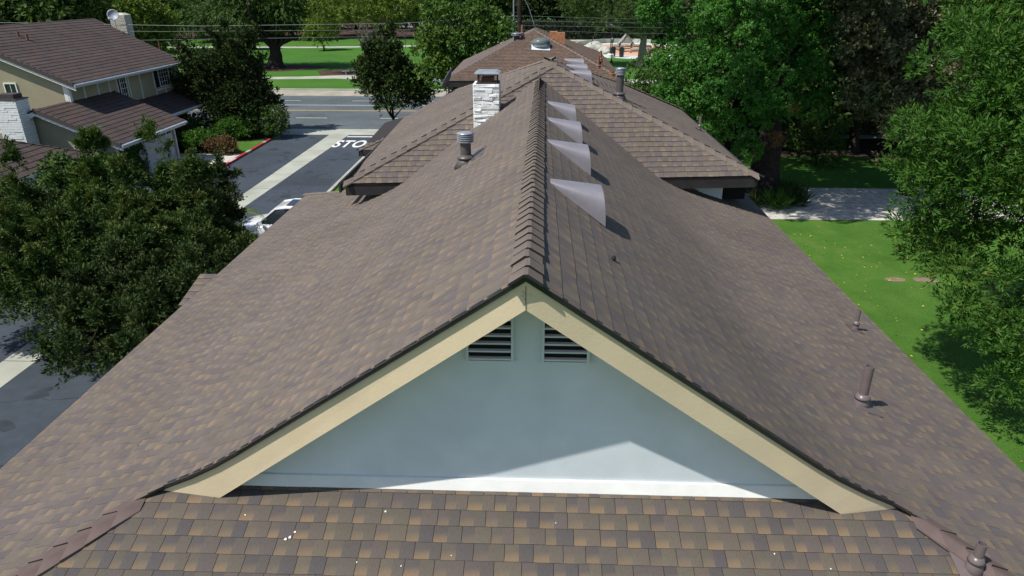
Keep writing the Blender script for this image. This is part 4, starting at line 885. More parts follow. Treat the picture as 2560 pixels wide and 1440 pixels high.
# ------------------------------------------------------------------ cars
def loft(sections, name, mat, parent, smooth=True, cap=True):
    m = MB(); n = len(sections[0]); V = [p for s in sections for p in s]
    F = [(j*n+k, j*n+(k+1)%n, (j+1)*n+(k+1)%n, (j+1)*n+k) for j in range(len(sections)-1) for k in range(n)]
    if cap: F += [tuple(reversed(range(n))), tuple((len(sections)-1)*n+k for k in range(n))]
    m.add(V,F); return m.build(name,mat,parent,smooth=smooth)
def make_car(label, loc, rz, paint, sunroof=True):
    c = thing("parked_car", label, "car", loc, rz)      # nose towards +x of the car
    def sec(x,w,zt,zb=.28,sh=.9): return [(x,-w,zb),(x,-w*1.02,zb+.22),(x,-w,zt-.16),(x,-w*sh,zt-.03),(x,-w*.5,zt),(x,w*.5,zt),(x,w*sh,zt-.03),(x,w,zt-.16),(x,w*1.02,zb+.22),(x,w,zb)]
    b = loft([sec(-2.33,.74,.82,.42),sec(-2.25,.82,.96,.3),sec(-1.7,.89,1.0),sec(-.8,.91,.98),(sec(.2,.91,.98)),sec(1.0,.91,.97),sec(1.25,.9,.93),sec(1.8,.87,.86),sec(2.15,.80,.76,.3),sec(2.33,.66,.62,.36)],"body",paint,c)
    b.modifiers.new("sub",'SUBSURF').levels = 1; b.modifiers["sub"].render_levels = 1
    def g(x,w,z): return [(x,-w,z),(x,-w*.5,z+.012),(x,w*.5,z+.012),(x,w,z)]
    lo_ = [(-1.75,.76,.96),(-1.0,.79,.98),(0.2,.80,.98),(1.12,.74,.95)]; hi_ = [(-1.15,.56,1.40),(-.75,.60,1.46),(0.0,.61,1.47),(.42,.57,1.42)]
    for s in (-1,1):
        m = MB()
        for i in range(3):
            a,b_,c_,d_ = lo_[i],lo_[i+1],hi_[i+1],hi_[i]; P=[(a[0],s*a[1],a[2]-.02),(b_[0],s*b_[1],b_[2]-.02),(c_[0],s*c_[1],c_[2]),(d_[0],s*d_[1],d_[2])]; m.quad(*(P if s<0 else P[::-1]))
        m.build("side_window",GLASSD,c)
    m = MB(); m.quad((1.13,-.73,.93),(1.13,.73,.93),(.42,.57,1.42),(.42,-.57,1.42)); m.build("windscreen",GLASSD,c)
    m = MB(); m.quad((-1.75,.76,.94),(-1.75,-.76,.94),(-1.15,-.56,1.40),(-1.15,.56,1.40)); m.build("rear_window",GLASSD,c)
    loft([[(x,-w,z-.02),(x,-w*.96,z+.02),(x,-w*.5,z+.045),(x,w*.5,z+.045),(x,w*.96,z+.02),(x,w,z-.02)] for x,w,z in ((-1.2,.55,1.39),(-.75,.615,1.46),(0,.625,1.47),(.45,.575,1.41))],"roof",paint,c)
    for s in (-1,1):
        m = MB(); m.tube([(1.16,s*.76,.93),(.44,s*.585,1.42),(0,s*.62,1.475),(-.75,s*.61,1.465),(-1.18,s*.565,1.405),(-1.8,s*.77,.95)],.035,6); m.build("pillar",paint,c)
        m = MB(); m.tube([(.95,s*.86,.98),(.93,s*1.0,1.03)],[.05,.07],8); m.build("mirror",paint,c)
        m = MB(); m.tube([(2.05,s*.62,.68),(2.24,s*.56,.62)],.09,8); m.build("headlight",GALV,c)
        for x in (-1.42,1.42):
            m = MB(); m.tube([(x,s*.70,.32),(x,s*.91,.32)],.32,20); w = m.build("wheel",BLACK,c); m = MB(); m.tube([(x,s*.90,.32),(x,s*.925,.32)],.19,14); m.build("rim",GALV,w)
    if sunroof: m = MB(); m.prism([(-.65,-.42,1.512),(.05,-.42,1.52),(.05,.42,1.52),(-.65,.42,1.512)],(0,0,.006)); m.build("sunroof",GLASSD,c)
    return c
def paint_mat(name,c,r=.18):
    m,nt,b = nodes_of(name); n_ = noise(nt,1.5,2); rr_ = ramp(nt,[(.3,tuple(x*.95 for x in c)),(.7,c)]); nt.links.new(n_.outputs[0],rr_.inputs[0]); nt.links.new(rr_.outputs[0],b.inputs['Base Color']); b.inputs['Roughness'].default_value=r; b.inputs['Coat Weight'].default_value=.6; b.inputs['Coat Roughness'].default_value=.05; return m
make_car("white car parked nose-out on the drive, half hidden behind the roof edge", (-10.15,27.0,.01), math.pi, paint_mat("white_car_paint",(.78,.79,.80)))
bpy.data.objects["parked_car"].scale = (1.06,1.06,1.18)
make_car("dark teal-glassed car parked at the lower left roof edge", (-9.75,9.9,.01), R(84), paint_mat("dark_car_paint",(.03,.06,.065)), False)

# ------------------------------------------------------------------ street and park furniture
pole = thing("utility_pole","tall brown utility pole with a pale conduit behind the farthest house","utility pole",(-1.3,51.2,0))
m = MB(); m.tube([(0,0,0),(0,0,13)],[.20,.15],12); m.build("pole",BARKD,pole); m = MB(); m.tube([(-.42,-.05,0),(-.42,-.05,12.5)],.05,8); m.build("conduit",GALV,pole)
for k,(z,) in enumerate(((8.1,),(7.75,),(7.4,),(7.0,))): m = MB(); m.tube([(-.5,0,z),(.3,0,z)],.03,6); m.tube([(-.5,0,z),(-.5,0,z+.12)],.05,8); m.build("insulator_arm",GALV,pole)
wires = [(((-90,51.1,7.9),(-38,51.1,7.62),(-24,51.1,7.42),(-9.7,51.1,7.62),(-1.5,51.1,8.12)),"topmost of the wires running left from the utility pole"),(((-90,51.1,7.5),(-27,51.1,7.05),(-9.7,51.1,7.2),(-1.5,51.1,7.6)),"middle wire running left from the utility pole"),(((-90,51.1,6.9),(-28.5,51.1,6.46),(-8.3,51.1,6.8),(-1.5,51.1,7.05)),"lowest wire running left from the utility pole"),
 (((-1.2,51.1,8.12),(7,51.1,7.92),(20,51.1,7.9),(60,51.1,8.2)),"topmost wire running right from the utility pole"),(((-1.2,51.1,7.8),(7,51.1,7.68),(20,51.1,7.6),(60,51.1,7.9)),"second wire from the top running right from the utility pole"),(((-1.2,51.1,7.5),(7,51.1,7.38),(20,51.1,7.3),(60,51.1,7.6)),"third wire from the top running right from the utility pole"),(((-1.2,51.1,7.2),(7,51.1,6.98),(20,51.1,6.95),(60,51.1,7.2)),"lowest wire running right from the utility pole")]
WIREM = plain("grey_wire",(.13,.15,.16),.5,.05,3)
for i,(pts,lb) in enumerate(wires):
    m = MB(); Q = []
    for a,b in zip(pts[:-1],pts[1:]):
        for k in range(8): t=k/8; t=t; Q.append(Vector(a).lerp(Vector(b),t))
    Q.append(Vector(pts[-1])); m.tube(Q,.011 if i else .017,5); tag(m.build("utility_wire",WIREM),lb,"wire","wires on the utility pole")
m = MB(); m.tube([(-1.2,51.2,9.6),(-.6,44,8.9),(-.2,37.2,8.2)],.012,5); tag(m.build("service_wire",WIREM),"slack service wire dropping from the pole to the farthest house's ridge","wire")
def park_lamp(label, loc, H=3.2, s=1.0):
    t = thing("park_lamp",label,"lamp post",loc,0,"post lamps in the park"); m = MB(); m.lathe([(.16,0),(.16,.25),(.08,.45),(.055,.5),(.05,H-.75),(.09,H-.72),(.11,H-.6)],(0,0,0),12); m.build("post",plain("green_black_iron",(.015,.03,.025),.4),t)
    m = MB(); m.lathe([(.12,H-.6),(.23,H-.35),(.20,H-.15),(.05,H-.02)],(0,0,0),12); m.build("globe",plain("frosted_lamp_globe",(.5,.58,.55),.3,.05),t,smooth=True); m = MB(); m.lathe([(.15,H-.12),(.02,H+.08),(.001,H+.14)],(0,0,0),12); m.build("finial",PIPED,t); return t
park_lamp("post lamp with a white lantern on the park lawn left of the big trunk",(-41.5,100.3,0),3.5); park_lamp("post lamp with a green lantern by the play area, left of the tree trunk",(10.55,103,0),3.4)
bp = thing("flag_pole","plain black pole on a white round base by the play area","pole",(11.1,110.5,0)); m = MB(); m.lathe([(.55,0),(.55,.5),(.35,.6)],(0,0,0),16); m.build("base",WHITE,bp); m = MB(); m.tube([(0,0,.5),(0,0,.9),(0,0,6.5)],[.16,.09,.07],10); m.build("pole",BLACK,bp)
for i,(x,y) in enumerate(((11.7,112.2),(12.9,111.4))):
    tb = thing("trash_bin",("left" if i==0 else "right")+" one of the two black bins in front of the play area","bin",(x,y,0),0,"black bins by the play area"); m = MB(); m.lathe([(.34,0),(.38,1.15),(.40,1.2),(.40,1.35),(.1,1.45)],(0,0,0),14); m.build("bin_body",BLACK,tb); m = MB(); m.lathe([(.2,1.45),(.18,1.5)],(0,0,0),12); m.build("bin_lid",DKBRN,tb)
# small A-frame playhouse, balance logs, stone climbing boulder
ph = thing("playhouse","small grey A-frame playhouse on posts in the middle of the play surface","playhouse",(14.7,121.5,0)); STG = plain("weathered_grey_board",(.30,.30,.27),.85,.2,2)
m = MB(); m.prism([(-1.35,-1,1.15),(0,-1,2.75),(0,1,2.75),(-1.35,1,1.15)],(-.05,0,.04)); m.prism([(1.35,-1,1.15),(0,-1,2.75),(0,1,2.75),(1.35,1,1.15)],(.05,0,.04)); m.build("roof",STG,ph)
m = MB(); m.prism([(-1.1,-.9,1.35),(1.1,-.9,1.35),(0,-.9,2.6)],(0,.05,0)); m.build("gable_panel",STG,ph)
for sx in (-1,1):
    for sy in (-.8,.8): m = MB(); m.box(sx*1.0-.1,sx*1.0+.1,sy-.1,sy+.1,0,1.5); m.build("post",BARKP,ph)
m = MB(); m.box(-1,1,-.6,.6,.4,.5); m.build("seat",BARKP,ph)
for i,(x0,y0,x1,y1,r_,lb) in enumerate(((11.2,121,14.2,119.8,.28,"long fallen-log beam left of the playhouse"),(15.2,118.6,19.5,119.4,.26,"tan log lying in front of the playhouse"),(13.2,127,19.6,126,.30,"long log beam behind the playhouse"))):
    m = MB(); m.tube([(x0,y0,.5),((x0+x1)/2,(y0+y1)/2,.56),(x1,y1,.5)],[r_,r_*.9,r_*.8],10); m.tube([(x0,y0,0),(x0,y0,.5)],.15,8); m.tube([(x1,y1,0),(x1,y1,.5)],.15,8); tag(m.build("balance_log",BARKP,None,smooth=True),lb,"log","logs on the play surface")
bd = bmesh.new(); bmesh.ops.create_icosphere(bd,subdivisions=3,radius=1); rr = random.Random(2)
for v in bd.verts: v.co *= 1+.18*math.sin(v.co.x*4+1)*math.cos(v.co.y*3)+rr.uniform(-.05,.05)
me = bpy.data.meshes.new("boulder"); bd.to_mesh(me); me.materials.append(plain("pale_stone",(.42,.42,.36),.9,.25,2)); ob = bpy.data.objects.new("boulder",me); link(ob); ob.location=(9.3,120.5,.5); ob.scale=(2.0,1.5,1.1); tag(ob,"pale climbing boulder at the left end of the play area","boulder")
ob2 = ob.copy(); COL.objects.link(ob2); ob2.location=(10.9,117.3,.3); ob2.scale=(1.5,1.1,.8); ob2.rotation_euler=(0,0,1.1); tag(ob2,"lower grey boulder just right of the large pale one at the play area","boulder")
def bench(label,loc,rz,mat,top=False,L=2.4):
    t = thing("park_bench",label,"bench",loc,rz); m = MB(); m.box(-L/2,L/2,-.22,.22,.44,.5); m.build("seat",mat,t)
    for x in (-L*.38,L*.38): m = MB(); m.box(x-.05,x+.05,-.2,.2,0,.44); m.build("leg",mat,t)
    if top: m = MB(); m.box(-L/2,L/2,.2,.26,.55,.95); m.build("backrest",mat,t)
    return t
bench("pale backless bench on the mulch pad beside the sidewalk",(-22.6,87.3,0),R(28),GALV,False,3.0)
bench("dark bench in the shade right of the thick trunk, someone sitting on it",(17.3,111.5,0),R(10),BARKD,True)
# the person on that bench
def person(loc,rz,label,shirt,trousers,seated=True):
    o = thing("person",label,"person",loc,rz)
    J = dict(pel=(0,0,.55),ch=(0,.03,.86),nk=(0,.02,1.06),hd=(0,-.02,1.20),ht=(0,-.03,1.32),kl=(.12,-.42,.55),fl=(.12,-.45,.08),tl=(.12,-.60,.05),kr=(-.12,-.42,.55),fr=(-.12,-.45,.08),tr=(-.12,-.60,.05),sl=(.19,.02,1.0),el=(.24,-.10,.74),hl=(.12,-.33,.70),sr=(-.19,.02,1.0),er=(-.30,-.18,.86),hr=(-.22,-.36,1.05))
    rad = dict(pel=.16,ch=.15,nk=.06,hd=.10,ht=.07,kl=.075,fl=.05,tl=.045,kr=.075,fr=.05,tr=.045,sl=.065,el=.045,hl=.04,sr=.065,er=.045,hr=.04)
    E_ = [("pel","ch"),("ch","nk"),("nk","hd"),("hd","ht"),("pel","kl"),("kl","fl"),("fl","tl"),("pel","kr"),("kr","fr"),("fr","tr"),("ch","sl"),("sl","el"),("el","hl"),("ch","sr"),("sr","er"),("er","hr")]
    ks = list(J); me = bpy.data.meshes.new("body"); me.from_pydata([J[k] for k in ks],[(ks.index(a),ks.index(b)) for a,b in E_],[]); me.materials.append(plain("skin_tone",(.34,.19,.13),.6,.05)); me.materials.append(shirt); me.materials.append(trousers); b = bpy.data.objects.new("body",me); link(b,o)
    sk = b.modifiers.new("skin",'SKIN'); 
    for i,k in enumerate(ks): me.skin_vertices[0].data[i].radius=(rad[k],rad[k])
    me.skin_vertices[0].data[0].use_root=True; ss=b.modifiers.new("s",'SUBSURF'); ss.levels=1; ss.render_levels=2
    m = MB(); m.tube([(0,0,.52),(0,.02,.75),(0,.03,.98),(0,.02,1.04)],[.185,.17,.18,.09],12); m.build("shirt",shirt,o,smooth=True)
    for s in (-1,1): m = MB(); m.tube([(s*.08,0,.56),(s*.12,-.42,.56),(s*.12,-.45,.15)],[.11,.09,.065],10); m.build("trouser_leg",trousers,o,smooth=True)
    m = MB(); m.lathe([(.105,0),(.112,.06),(.08,.13),(.001,.15)],(0,-.0,1.21),12); m.build("hair",BLACK,o,smooth=True); return o
person((16.9,111.3,0),R(40),"person in a lavender top sitting on the dark bench with one arm raised",plain("lavender_cloth",(.30,.25,.42),.9),plain("navy_cloth",(.03,.04,.08),.9))
# lantern post, clipped hedge and green bin by the garages
lp = thing("lamp_post","black coach-lantern post between the clipped hedge and the garage door","lamp post",(-21.25,35.9,0)); IRON = plain("black_iron",(.02,.02,.022),.4)
m = MB(); m.tube([(0,0,0),(0,0,1.35)],[.06,.045],10); m.build("post",IRON,lp); m = MB()
for sx in (-1,1):
    for sy in (-1,1): m.tube([(sx*.06,sy*.06,1.38),(sx*.15,sy*.15,1.72)],.012,5)
m.lathe([(.17,1.72),(.22,1.74),(.08,1.92),(.02,1.95),(.02,2.0)],(0,0,0),4); m.lathe([(.09,1.34),(.09,1.38)],(0,0,0),8); m.build("lantern_frame",IRON,lp); m = MB(); m.lathe([(.075,1.40),(.19,1.71)],(0,0,0),4); m.build("lantern_glass",plain("milky_lantern_glass",(.35,.38,.38),.3,.05),lp)
gb = thing("green_bin","green plastic yard bin lying beside the low garage","bin",(-22.4,33.0,0)); m = MB(); m.box(-.35,.35,-.3,.3,.1,1.1); m.build("bin_body",plain("green_plastic",(.02,.28,.10),.4,.05),gb,bevel=.05); m = MB(); m.box(-.38,.38,-.33,.33,1.1,1.2); m.build("bin_lid",bpy.data.materials["green_plastic"],gb,bevel=.03)
for x in (-.3,.3): m = MB(); m.tube([(x-.04,.3,.12),(x+.04,.3,.12)],.12,12); m.build("wheel",BLACK,gb)
# ------------------------------------------------------------------ trees and shrubs
def ell(cx, cy, cz, rx, ry, rz_): return ((cx, cy, cz), (rx, ry, rz_))
def tree(name, label, cat, base, mains, leaf, bark, rad, fork, nlimb=7, group=None, seed=1, trunk=True, lr=.45, extra=None, **kw):
    rg = np.random.default_rng(seed); b = np.array(base, float); t = thing(name, label, cat, base, 0, group)
    loc = [((c[0]-b[0], c[1]-b[1], c[2]-b[2]), r) for c, r in mains]
    o, sub = crown(t, loc, leaf, rg, **kw)
    if trunk:
        idx = rg.choice(len(sub), min(nlimb, len(sub)), replace=False)
        trunk_limbs(t, (0,0,0), np.array(fork)-b, rad, [sub[i][0]*.93+np.array([0,0,(np.array(fork)-b)[2]])*.07 for i in idx], rg, bark, lr=lr)
    if extra: extra(t, rg, sub)
    return t
JUN = dict(m=13, tl=.22, ll=.095, lw=.034, spread=36, up=.55, core=.10, shell=.5, sshell=.62, size=.25, dens=80, fill=.45, spires=190, sl=.46)
E1 = ell
tree("juniper_tree","large dark juniper hanging over the drive gutter at the lower left","tree",(-9.6,14.6,0),[ell(-9.6,14.2,2.2,2.2,1.3,.7),ell(-11.0,15.0,2.3,1.0,1.0,.7),ell(-8.9,14.9,2.4,1.4,1.2,.9),ell(-10.7,16.0,2.8,1.4,1.2,.8),ell(-9.3,16.2,2.6,1.3,1.1,1.1),ell(-8.0,16.2,1.5,1.3,1.3,1.1)],L_JUND,BARKD,.2,(-9.5,14.8,1.5),9,seed=101,**JUN)
tree("juniper_tree","olive juniper filling the left edge above the white gutter strip","tree",(-13.4,17.8,0),[ell(-13.3,16.6,2.5,1.4,1.3,.8),ell(-14.5,17.6,3.0,1.7,1.5,1.0),ell(-13.0,18.0,3.0,1.4,1.3,1.0),ell(-15.8,19.0,3.5,1.2,1.1,1.0),ell(-12.3,17.3,2.2,1.2,1.2,1.0),ell(-16.4,17.6,2.6,1.4,1.2,1.0),ell(-14.4,18.4,4.2,.16,.16,.5),ell(-15.6,19.6,4.7,.16,.16,.5)],L_JUN,BARKD,.22,(-13.6,17.8,1.7),9,seed=103,**JUN)
tree("juniper_tree","dense olive juniper in the middle of the clump left of the roof","tree",(-11.0,18.8,0),[ell(-11.6,18.4,3.0,1.2,1.2,1.0),ell(-10.2,18.0,2.8,1.1,1.1,1.0),ell(-10.8,19.9,3.3,1.1,1.1,.7),ell(-12.3,19.4,3.4,.9,.9,.7),ell(-9.3,18.6,2.1,1.2,1.1,1.1),ell(-12.2,19.7,4.4,.14,.14,.6),ell(-10.6,20.3,4.3,.16,.16,.6),ell(-11.4,20.2,4.1,.12,.12,.5)],L_JUN,BARKD,.2,(-11.0,18.9,2),9,seed=105,**JUN)
tree("juniper_tree","bright green juniper with a feathery leader in front of the low garage","tree",(-15.3,22.6,0),[ell(-15.3,22.4,2.7,1.1,1.1,.7),ell(-15.4,23.0,3.7,.35,.35,.6),ell(-15.6,23.5,4.6,.15,.15,.6),ell(-15.6,21.0,2.9,1.1,1.0,.7),ell(-13.9,22.2,2.5,.8,.8,.6)],L_JUNG,BARKD,.15,(-15.3,22.6,2.4),7,seed=107,**JUN)
tree("juniper_tree","slender juniper whose thin leader crosses the garage roof","tree",(-13.7,24.6,0),[ell(-13.6,24.2,2.6,.65,.65,.65),ell(-13.8,25.0,3.4,.32,.32,.5),ell(-14.3,25.5,4.2,.16,.16,.5),ell(-15.0,26.0,5.0,.06,.06,.5),ell(-14.6,25.7,4.6,.09,.09,.3),ell(-12.9,24.6,2.7,.4,.4,.4)],L_JUNG,BARKD,.1,(-13.9,24.8,3.4),5,seed=109,**dict(JUN, size=.2, dens=100, spires=22, sl=.45))
tree("juniper_tree","knobbly juniper with upright tips beside the white car","tree",(-10.4,21.4,0),[ell(-10.9,21.2,2.8,.9,.9,.8),ell(-9.8,19.8,2.1,.8,.8,.7),ell(-11.1,23.4,3.3,.2,.2,.6),ell(-11.4,22.4,3.4,.5,.45,.5),ell(-9.2,19.6,1.8,1.0,1.0,.9),ell(-10.0,21.6,3.5,.12,.12,.6),ell(-10.9,21.9,3.9,.14,.14,.5),ell(-10.55,22.8,3.3,.13,.13,.6)],L_JUND,BARKD,.14,(-10.3,21.2,1.8),7,seed=111,**dict(JUN, size=.22))
tree("broadleaf_bush","round dark green bush in front of the low garage","shrub",(-16.7,23.6,0),[ell(-16.7,23.5,3.4,.9,.9,1.0),ell(-16.7,23.5,1.8,1.0,1.0,1.2)],L_MID,BARKD,.08,(-16.7,23.5,1),4,seed=113,size=.35,dens=60,m=7,tl=.2,ll=.14,lw=.08,spread=60,up=.3)
tree("yellow_bush","yellowish shrub at the very left edge below the low garage roof","shrub",(-18.2,22.0,0),[ell(-18.3,22.0,2.8,.7,.7,.9),ell(-18.3,22,1.2,.9,.9,.9)],L_PALE,BARKD,.06,(-18.2,22.0,1),4,seed=114,size=.35,dens=50,m=7,tl=.2,ll=.15,lw=.06,spread=60,up=.3)
# junipers between the drive and the house, nearest first
# palm fronds poking out over the white car
pf = thing("palm_frond","small yellow-green palm with one arching frond by the white car","palm",(-11.6,25.2,0)); m = MB(); m.tube([(0,0,0),(0,0,1.9)],[.07,.05],8); m.build("stem",BARKP,pf)
for a in (0.15,1.2,2.5,3.9,5.2):
    m = MB(); d = Vector((math.cos(a),math.sin(a),0)); pts = [Vector((0,0,1.9))+d*(.95*t)+Vector((0,0,.55*t-.75*t*t)) for t in np.linspace(0,1,9)]; m.tube(pts,.01,4)
    for i,p in enumerate(pts[1:]):
        for s in (-1,1):
            for q in (0,.5):
                sd_ = d.cross(Vector((0,0,1)))*s; L_ = .32*(1-.06*i); b0 = p-d*.1*q; tip = b0+sd_*L_*.8+d*L_*.5-Vector((0,0,.12)); m.quad(b0,(b0+tip)/2+d*.014,tip,(b0+tip)/2-d*.014)
    o = m.build("frond",L_PALE,pf); at_=o.data.attributes.new("rnd",'FLOAT','FACE'); at_.data.foreach_set("value",[.6]*len(o.data.polygons))
# clipped hedge, corner planting
rg = np.random.default_rng(120)
hg = thing("box_hedge","square-clipped bright green hedge in front of the garage","hedge",(-23.4,36.6,0))
P = rg.uniform([-1.15,-1.3,0],[1.15,1.3,1.75],(9000,3)); f = rg.integers(0,3,9000); s = rg.choice([-1,1],9000); P[f==0,0]=(1.15*s)[f==0]; P[f==1,1]=(1.3*s)[f==1]; P[f==2,2]=1.75; P += rg.normal(size=P.shape)*.05; A_=nrm(P-np.array([0,0,.8])+rg.normal(size=P.shape)*.4)
o = bpy.data.objects.new("foliage",leaves_mesh("foliage",L_HEDGE,P,A_,np.full(9000,.05),3,.07,.045,50,rg)); link(o,hg); m = MB(); m.box(-1.1,1.1,-1.25,1.25,.05,1.68); m.build("inner_twigs",L_DARK,hg)
def shrub(name,label,loc,r,h,leaf,n=900,seed=1,ll=.12,lw=.06,m_=7,group=None):
    return tree(name,label,"shrub",loc,[((loc[0],loc[1],h*.5),(r,r*.85,h*.55))],leaf,BARKD,.04,(loc[0],loc[1],h*.4),3,group,seed,nsub=16,size=r*.35,ntw=n,m=m_,tl=.18,ll=ll,lw=lw,spread=55,up=.5)
shrub("flowering_shrub","low russet and orange shrub at the corner of the garage driveway",(-20.6,43.9,0),1.0,.8,L_SHRUB,700,130)
shrub("green_shrub","low bright green shrub left of the russet one by the driveway",(-22.3,44.3,0),1.2,1.0,L_HEDGE,800,131)
shrub("leafy_shrub","broad shaggy shrub with pale flowers under the juniper by the street corner",(-19.9,48.8,0),1.7,2.3,L_MID,1500,132,.16,.07)
shrub("grassy_shrub","fresh green clump at the foot of the street-corner juniper",(-21.6,48.2,0),1.1,1.3,L_HEDGE,800,133,.22,.04)
shrub("dark_shrub","dark foundation shrub in the shade of the two-storey house",(-24.4,45.9,0),1.9,1.5,L_DARK,1300,134)
shrub("dark_shrub","dark low shrub between the russet shrub and the house wall",(-24.6,49.0,0),1.8,1.3,L_DARK,1300,135)
JK = dict(m=8, tl=.36, ll=.17, lw=.095, spread=38, up=.6, core=.3, shell=.5, sshell=.75, size=.42, dens=38, fill=.8, spires=90, sl=.9)
tree("juniper_tree","broad dark juniper at the street corner with knobbly upright tips","tree",(-22.0,50.0,0),[ell(-22.4,50.0,3.4,2.3,2.0,2.4),ell(-24.4,50.0,4.4,1.1,1.0,1.4),ell(-20.6,50.0,4.9,1.1,1.0,1.4),ell(-21.6,50.0,1.9,2.2,2.0,1.7),ell(-20.1,50.0,3.0,1.0,1.0,1.0),ell(-19.1,50.0,2.2,.7,.5,.35),ell(-24.6,50.0,2.7,1.1,1.0,1.5),ell(-22.0,50.0,5.9,.4,.4,1.1),ell(-20.3,50,6.3,.25,.25,.8),ell(-24.9,50,5.8,.25,.25,.7)],L_JUND,BARKD,.22,(-22,50,1.3),6,seed=140,**JK)
tree("juniper_tree","dark juniper on the street edge left of the white chimney","tree",(-10.0,48.0,0),[ell(-9.8,48.0,3.5,1.9,1.8,1.4),ell(-10.4,48.0,4.9,1.1,1.0,1.1),ell(-9.9,48.0,6.2,.35,.3,.8),ell(-8.2,48.4,3.3,1.0,1.0,1.1),ell(-11.4,48.0,4.0,.8,.8,.9)],L_JUND,BARKD,.16,(-10,48,1.6),5,seed=142,**JK)
tree("magnolia_tree","glossy yellow-green broadleaf tree above the farthest house's left slope","tree",(-5.4,47.5,0),[ell(-5.3,47.5,6.8,2.3,2.0,2.3),ell(-6.8,47.2,5.4,1.5,1.5,1.6),ell(-3.6,47.8,6.9,1.6,1.5,1.6),ell(-5.8,47.0,4.0,1.6,1.4,1.1)],L_BRT,BARKD,.17,(-5.4,47.5,2.8),9,seed=144,nsub=60,size=.6,ntw=3000,m=7,tl=.35,ll=.24,lw=.10,spread=60,up=.5,core=.15)
# park trees
tree("pepper_tree","big forked dark trunk with wide weeping crown on the park lawn","tree",(-35.0,94.3,0),[ell(-40,94.5,7.0,5.5,4.0,2.4),ell(-32.5,95,8.0,4.5,4.0,3.0),ell(-36,94,9.5,5,4,2.5),ell(-44,95,5.2,2.5,2.5,1.8),ell(-29.3,94.5,5.3,2.0,2.0,1.6)],L_MID,BARKD,1.05,(-34.7,94.3,3.0),13,seed=150,lr=.32,nsub=70,size=1.3,ntw=5200,m=8,tl=1.2,ll=.42,lw=.11,spread=25,up=-.6,core=.3,droop=.5)
tree("feathery_tree","pale-limbed feathery tree with yellow-green leaves beside the park bench","tree",(-20.6,88.2,0),[ell(-20.3,88,8.2,5.2,3.5,3.0),ell(-24.8,88,6.6,2.6,2.6,2.6),ell(-16.6,88.5,7.2,2.8,2.8,2.4),ell(-26.6,88,5.0,1.6,1.6,1.4)],L_PALE,BARKP,.34,(-20.9,88.2,2.6),15,seed=152,lr=.5,nsub=75,size=1.1,ntw=5000,m=7,tl=.9,ll=.32,lw=.11,spread=45,up=.1,core=.1)
tree("small_tree","little leaning tree with a round crown on the park lawn","tree",(-36.3,121.6,0),[ell(-36.9,121.5,3.3,2.0,1.8,1.5)],L_MID,BARKD,.16,(-36.8,121.6,1.7),5,seed=154,nsub=22,size=.7,ntw=1100,m=6,tl=.5,ll=.3,lw=.14,spread=55)
tree("small_tree","small round tree right behind the white park lamp","tree",(-49.2,123.6,0),[ell(-49.0,123.6,3.0,2.0,1.8,1.7)],L_MID,BARKD,.14,(-49.1,123.6,1.4),5,seed=155,nsub=22,size=.7,ntw=1100,m=6,tl=.5,ll=.3,lw=.14,spread=55)
tree("pine_tree","long-needled pine with a thick trunk at the play area","tree",(14.1,98.0,0),[ell(9.2,98,7.4,4.0,3.5,2.4),ell(14.5,98,7.8,3.6,3.4,3.0),ell(7.0,98.5,8.6,3.0,3.0,2.0),ell(12.2,97.4,5.5,2.2,2.0,1.4)],L_PINE,BARKP,.62,(14.3,98.0,4.6),11,seed=157,nsub=60,size=1.2,ntw=4200,m=9,tl=.9,ll=.5,lw=.06,spread=40,up=.1,core=.3,droop=.35)
# dense background rows of the park
variants = []
def bgtree(seed, leaf, bark=BARKD, r=5.2, h=13.5, low=2.2):
    rg = np.random.default_rng(seed); t = thing("park_tree",None,"tree"); c = [((0,0,(low+h)/2),(r,r,(h-low)/2)),((r*.5,0,(low+h)/2-1),(r*.7,r*.7,(h-low)/2.6)),((-r*.5,.5,(low+h)/2-.6),(r*.7,r*.7,(h-low)/2.5))]
    o, sub = crown(t,c,leaf,rg,nsub=70,size=1.5,ntw=2600,m=7,tl=1.2,ll=.62,lw=.26,spread=45,up=.1,core=.4,droop=.2)
    idx = rg.choice(len(sub),4,replace=False); trunk_limbs(t,(0,0,0),(0.2,0,3.4),.45,[sub[i][0] for i in idx],rg,bark,lr=.5); return t
specs = [(201,L_DARK,"dense dark"),(202,L_MID,"mid-green"),(203,L_DARK,"broad dark"),(204,L_PALE,"yellow-olive"),(205,L_MID,"rounded green")]
protos = [bgtree(s,l) for s,l,_ in specs]; used = [False]*5
pos = [(-118,150,0,1.1),(-104,142,1,1.0),(-92,150,2,1.0),(-80,144,3,.95),(-72,152,2,1.0),(-64,140,1,.9),(-57,152,0,1.0),(-50,146,4,.8),(-44,156,2,1.05),(-34,152,0,1.0),(-25,160,2,1.0),(-16,156,0,.95),(-9.5,158,1,.9),(-3,164,2,1.05),(4,160,0,.9),(11,158,3,.85),(18,156,1,1.0),(26,150,0,1.05),(34,142,2,1.1),
       (-150,178,2,1.4),(-132,172,0,1.3),(-112,180,1,1.35),(-95,176,2,1.3),(-78,182,0,1.4),(-60,178,2,1.3),(-46,184,0,1.3),(-30,180,2,1.35),(-14,184,0,1.3),(0,182,2,1.35),(14,180,0,1.3),(28,176,2,1.4),(42,166,0,1.35),(-70,112,4,.85),(-84,120,1,.95),(-96,112,2,1.0),(-62,118,1,.75),(-110,128,0,1.1),(-60,66,0,1.0),(-72,74,2,1.1),(-52,76,1,.9),(-47,84,3,.62)]
places = ["at the far left of the park","behind the cream chimney","beyond the two-storey house's ridge","above the park path","behind the pepper tree","along the back of the lawn","behind the utility pole","behind the play area","in the back row of the park"]
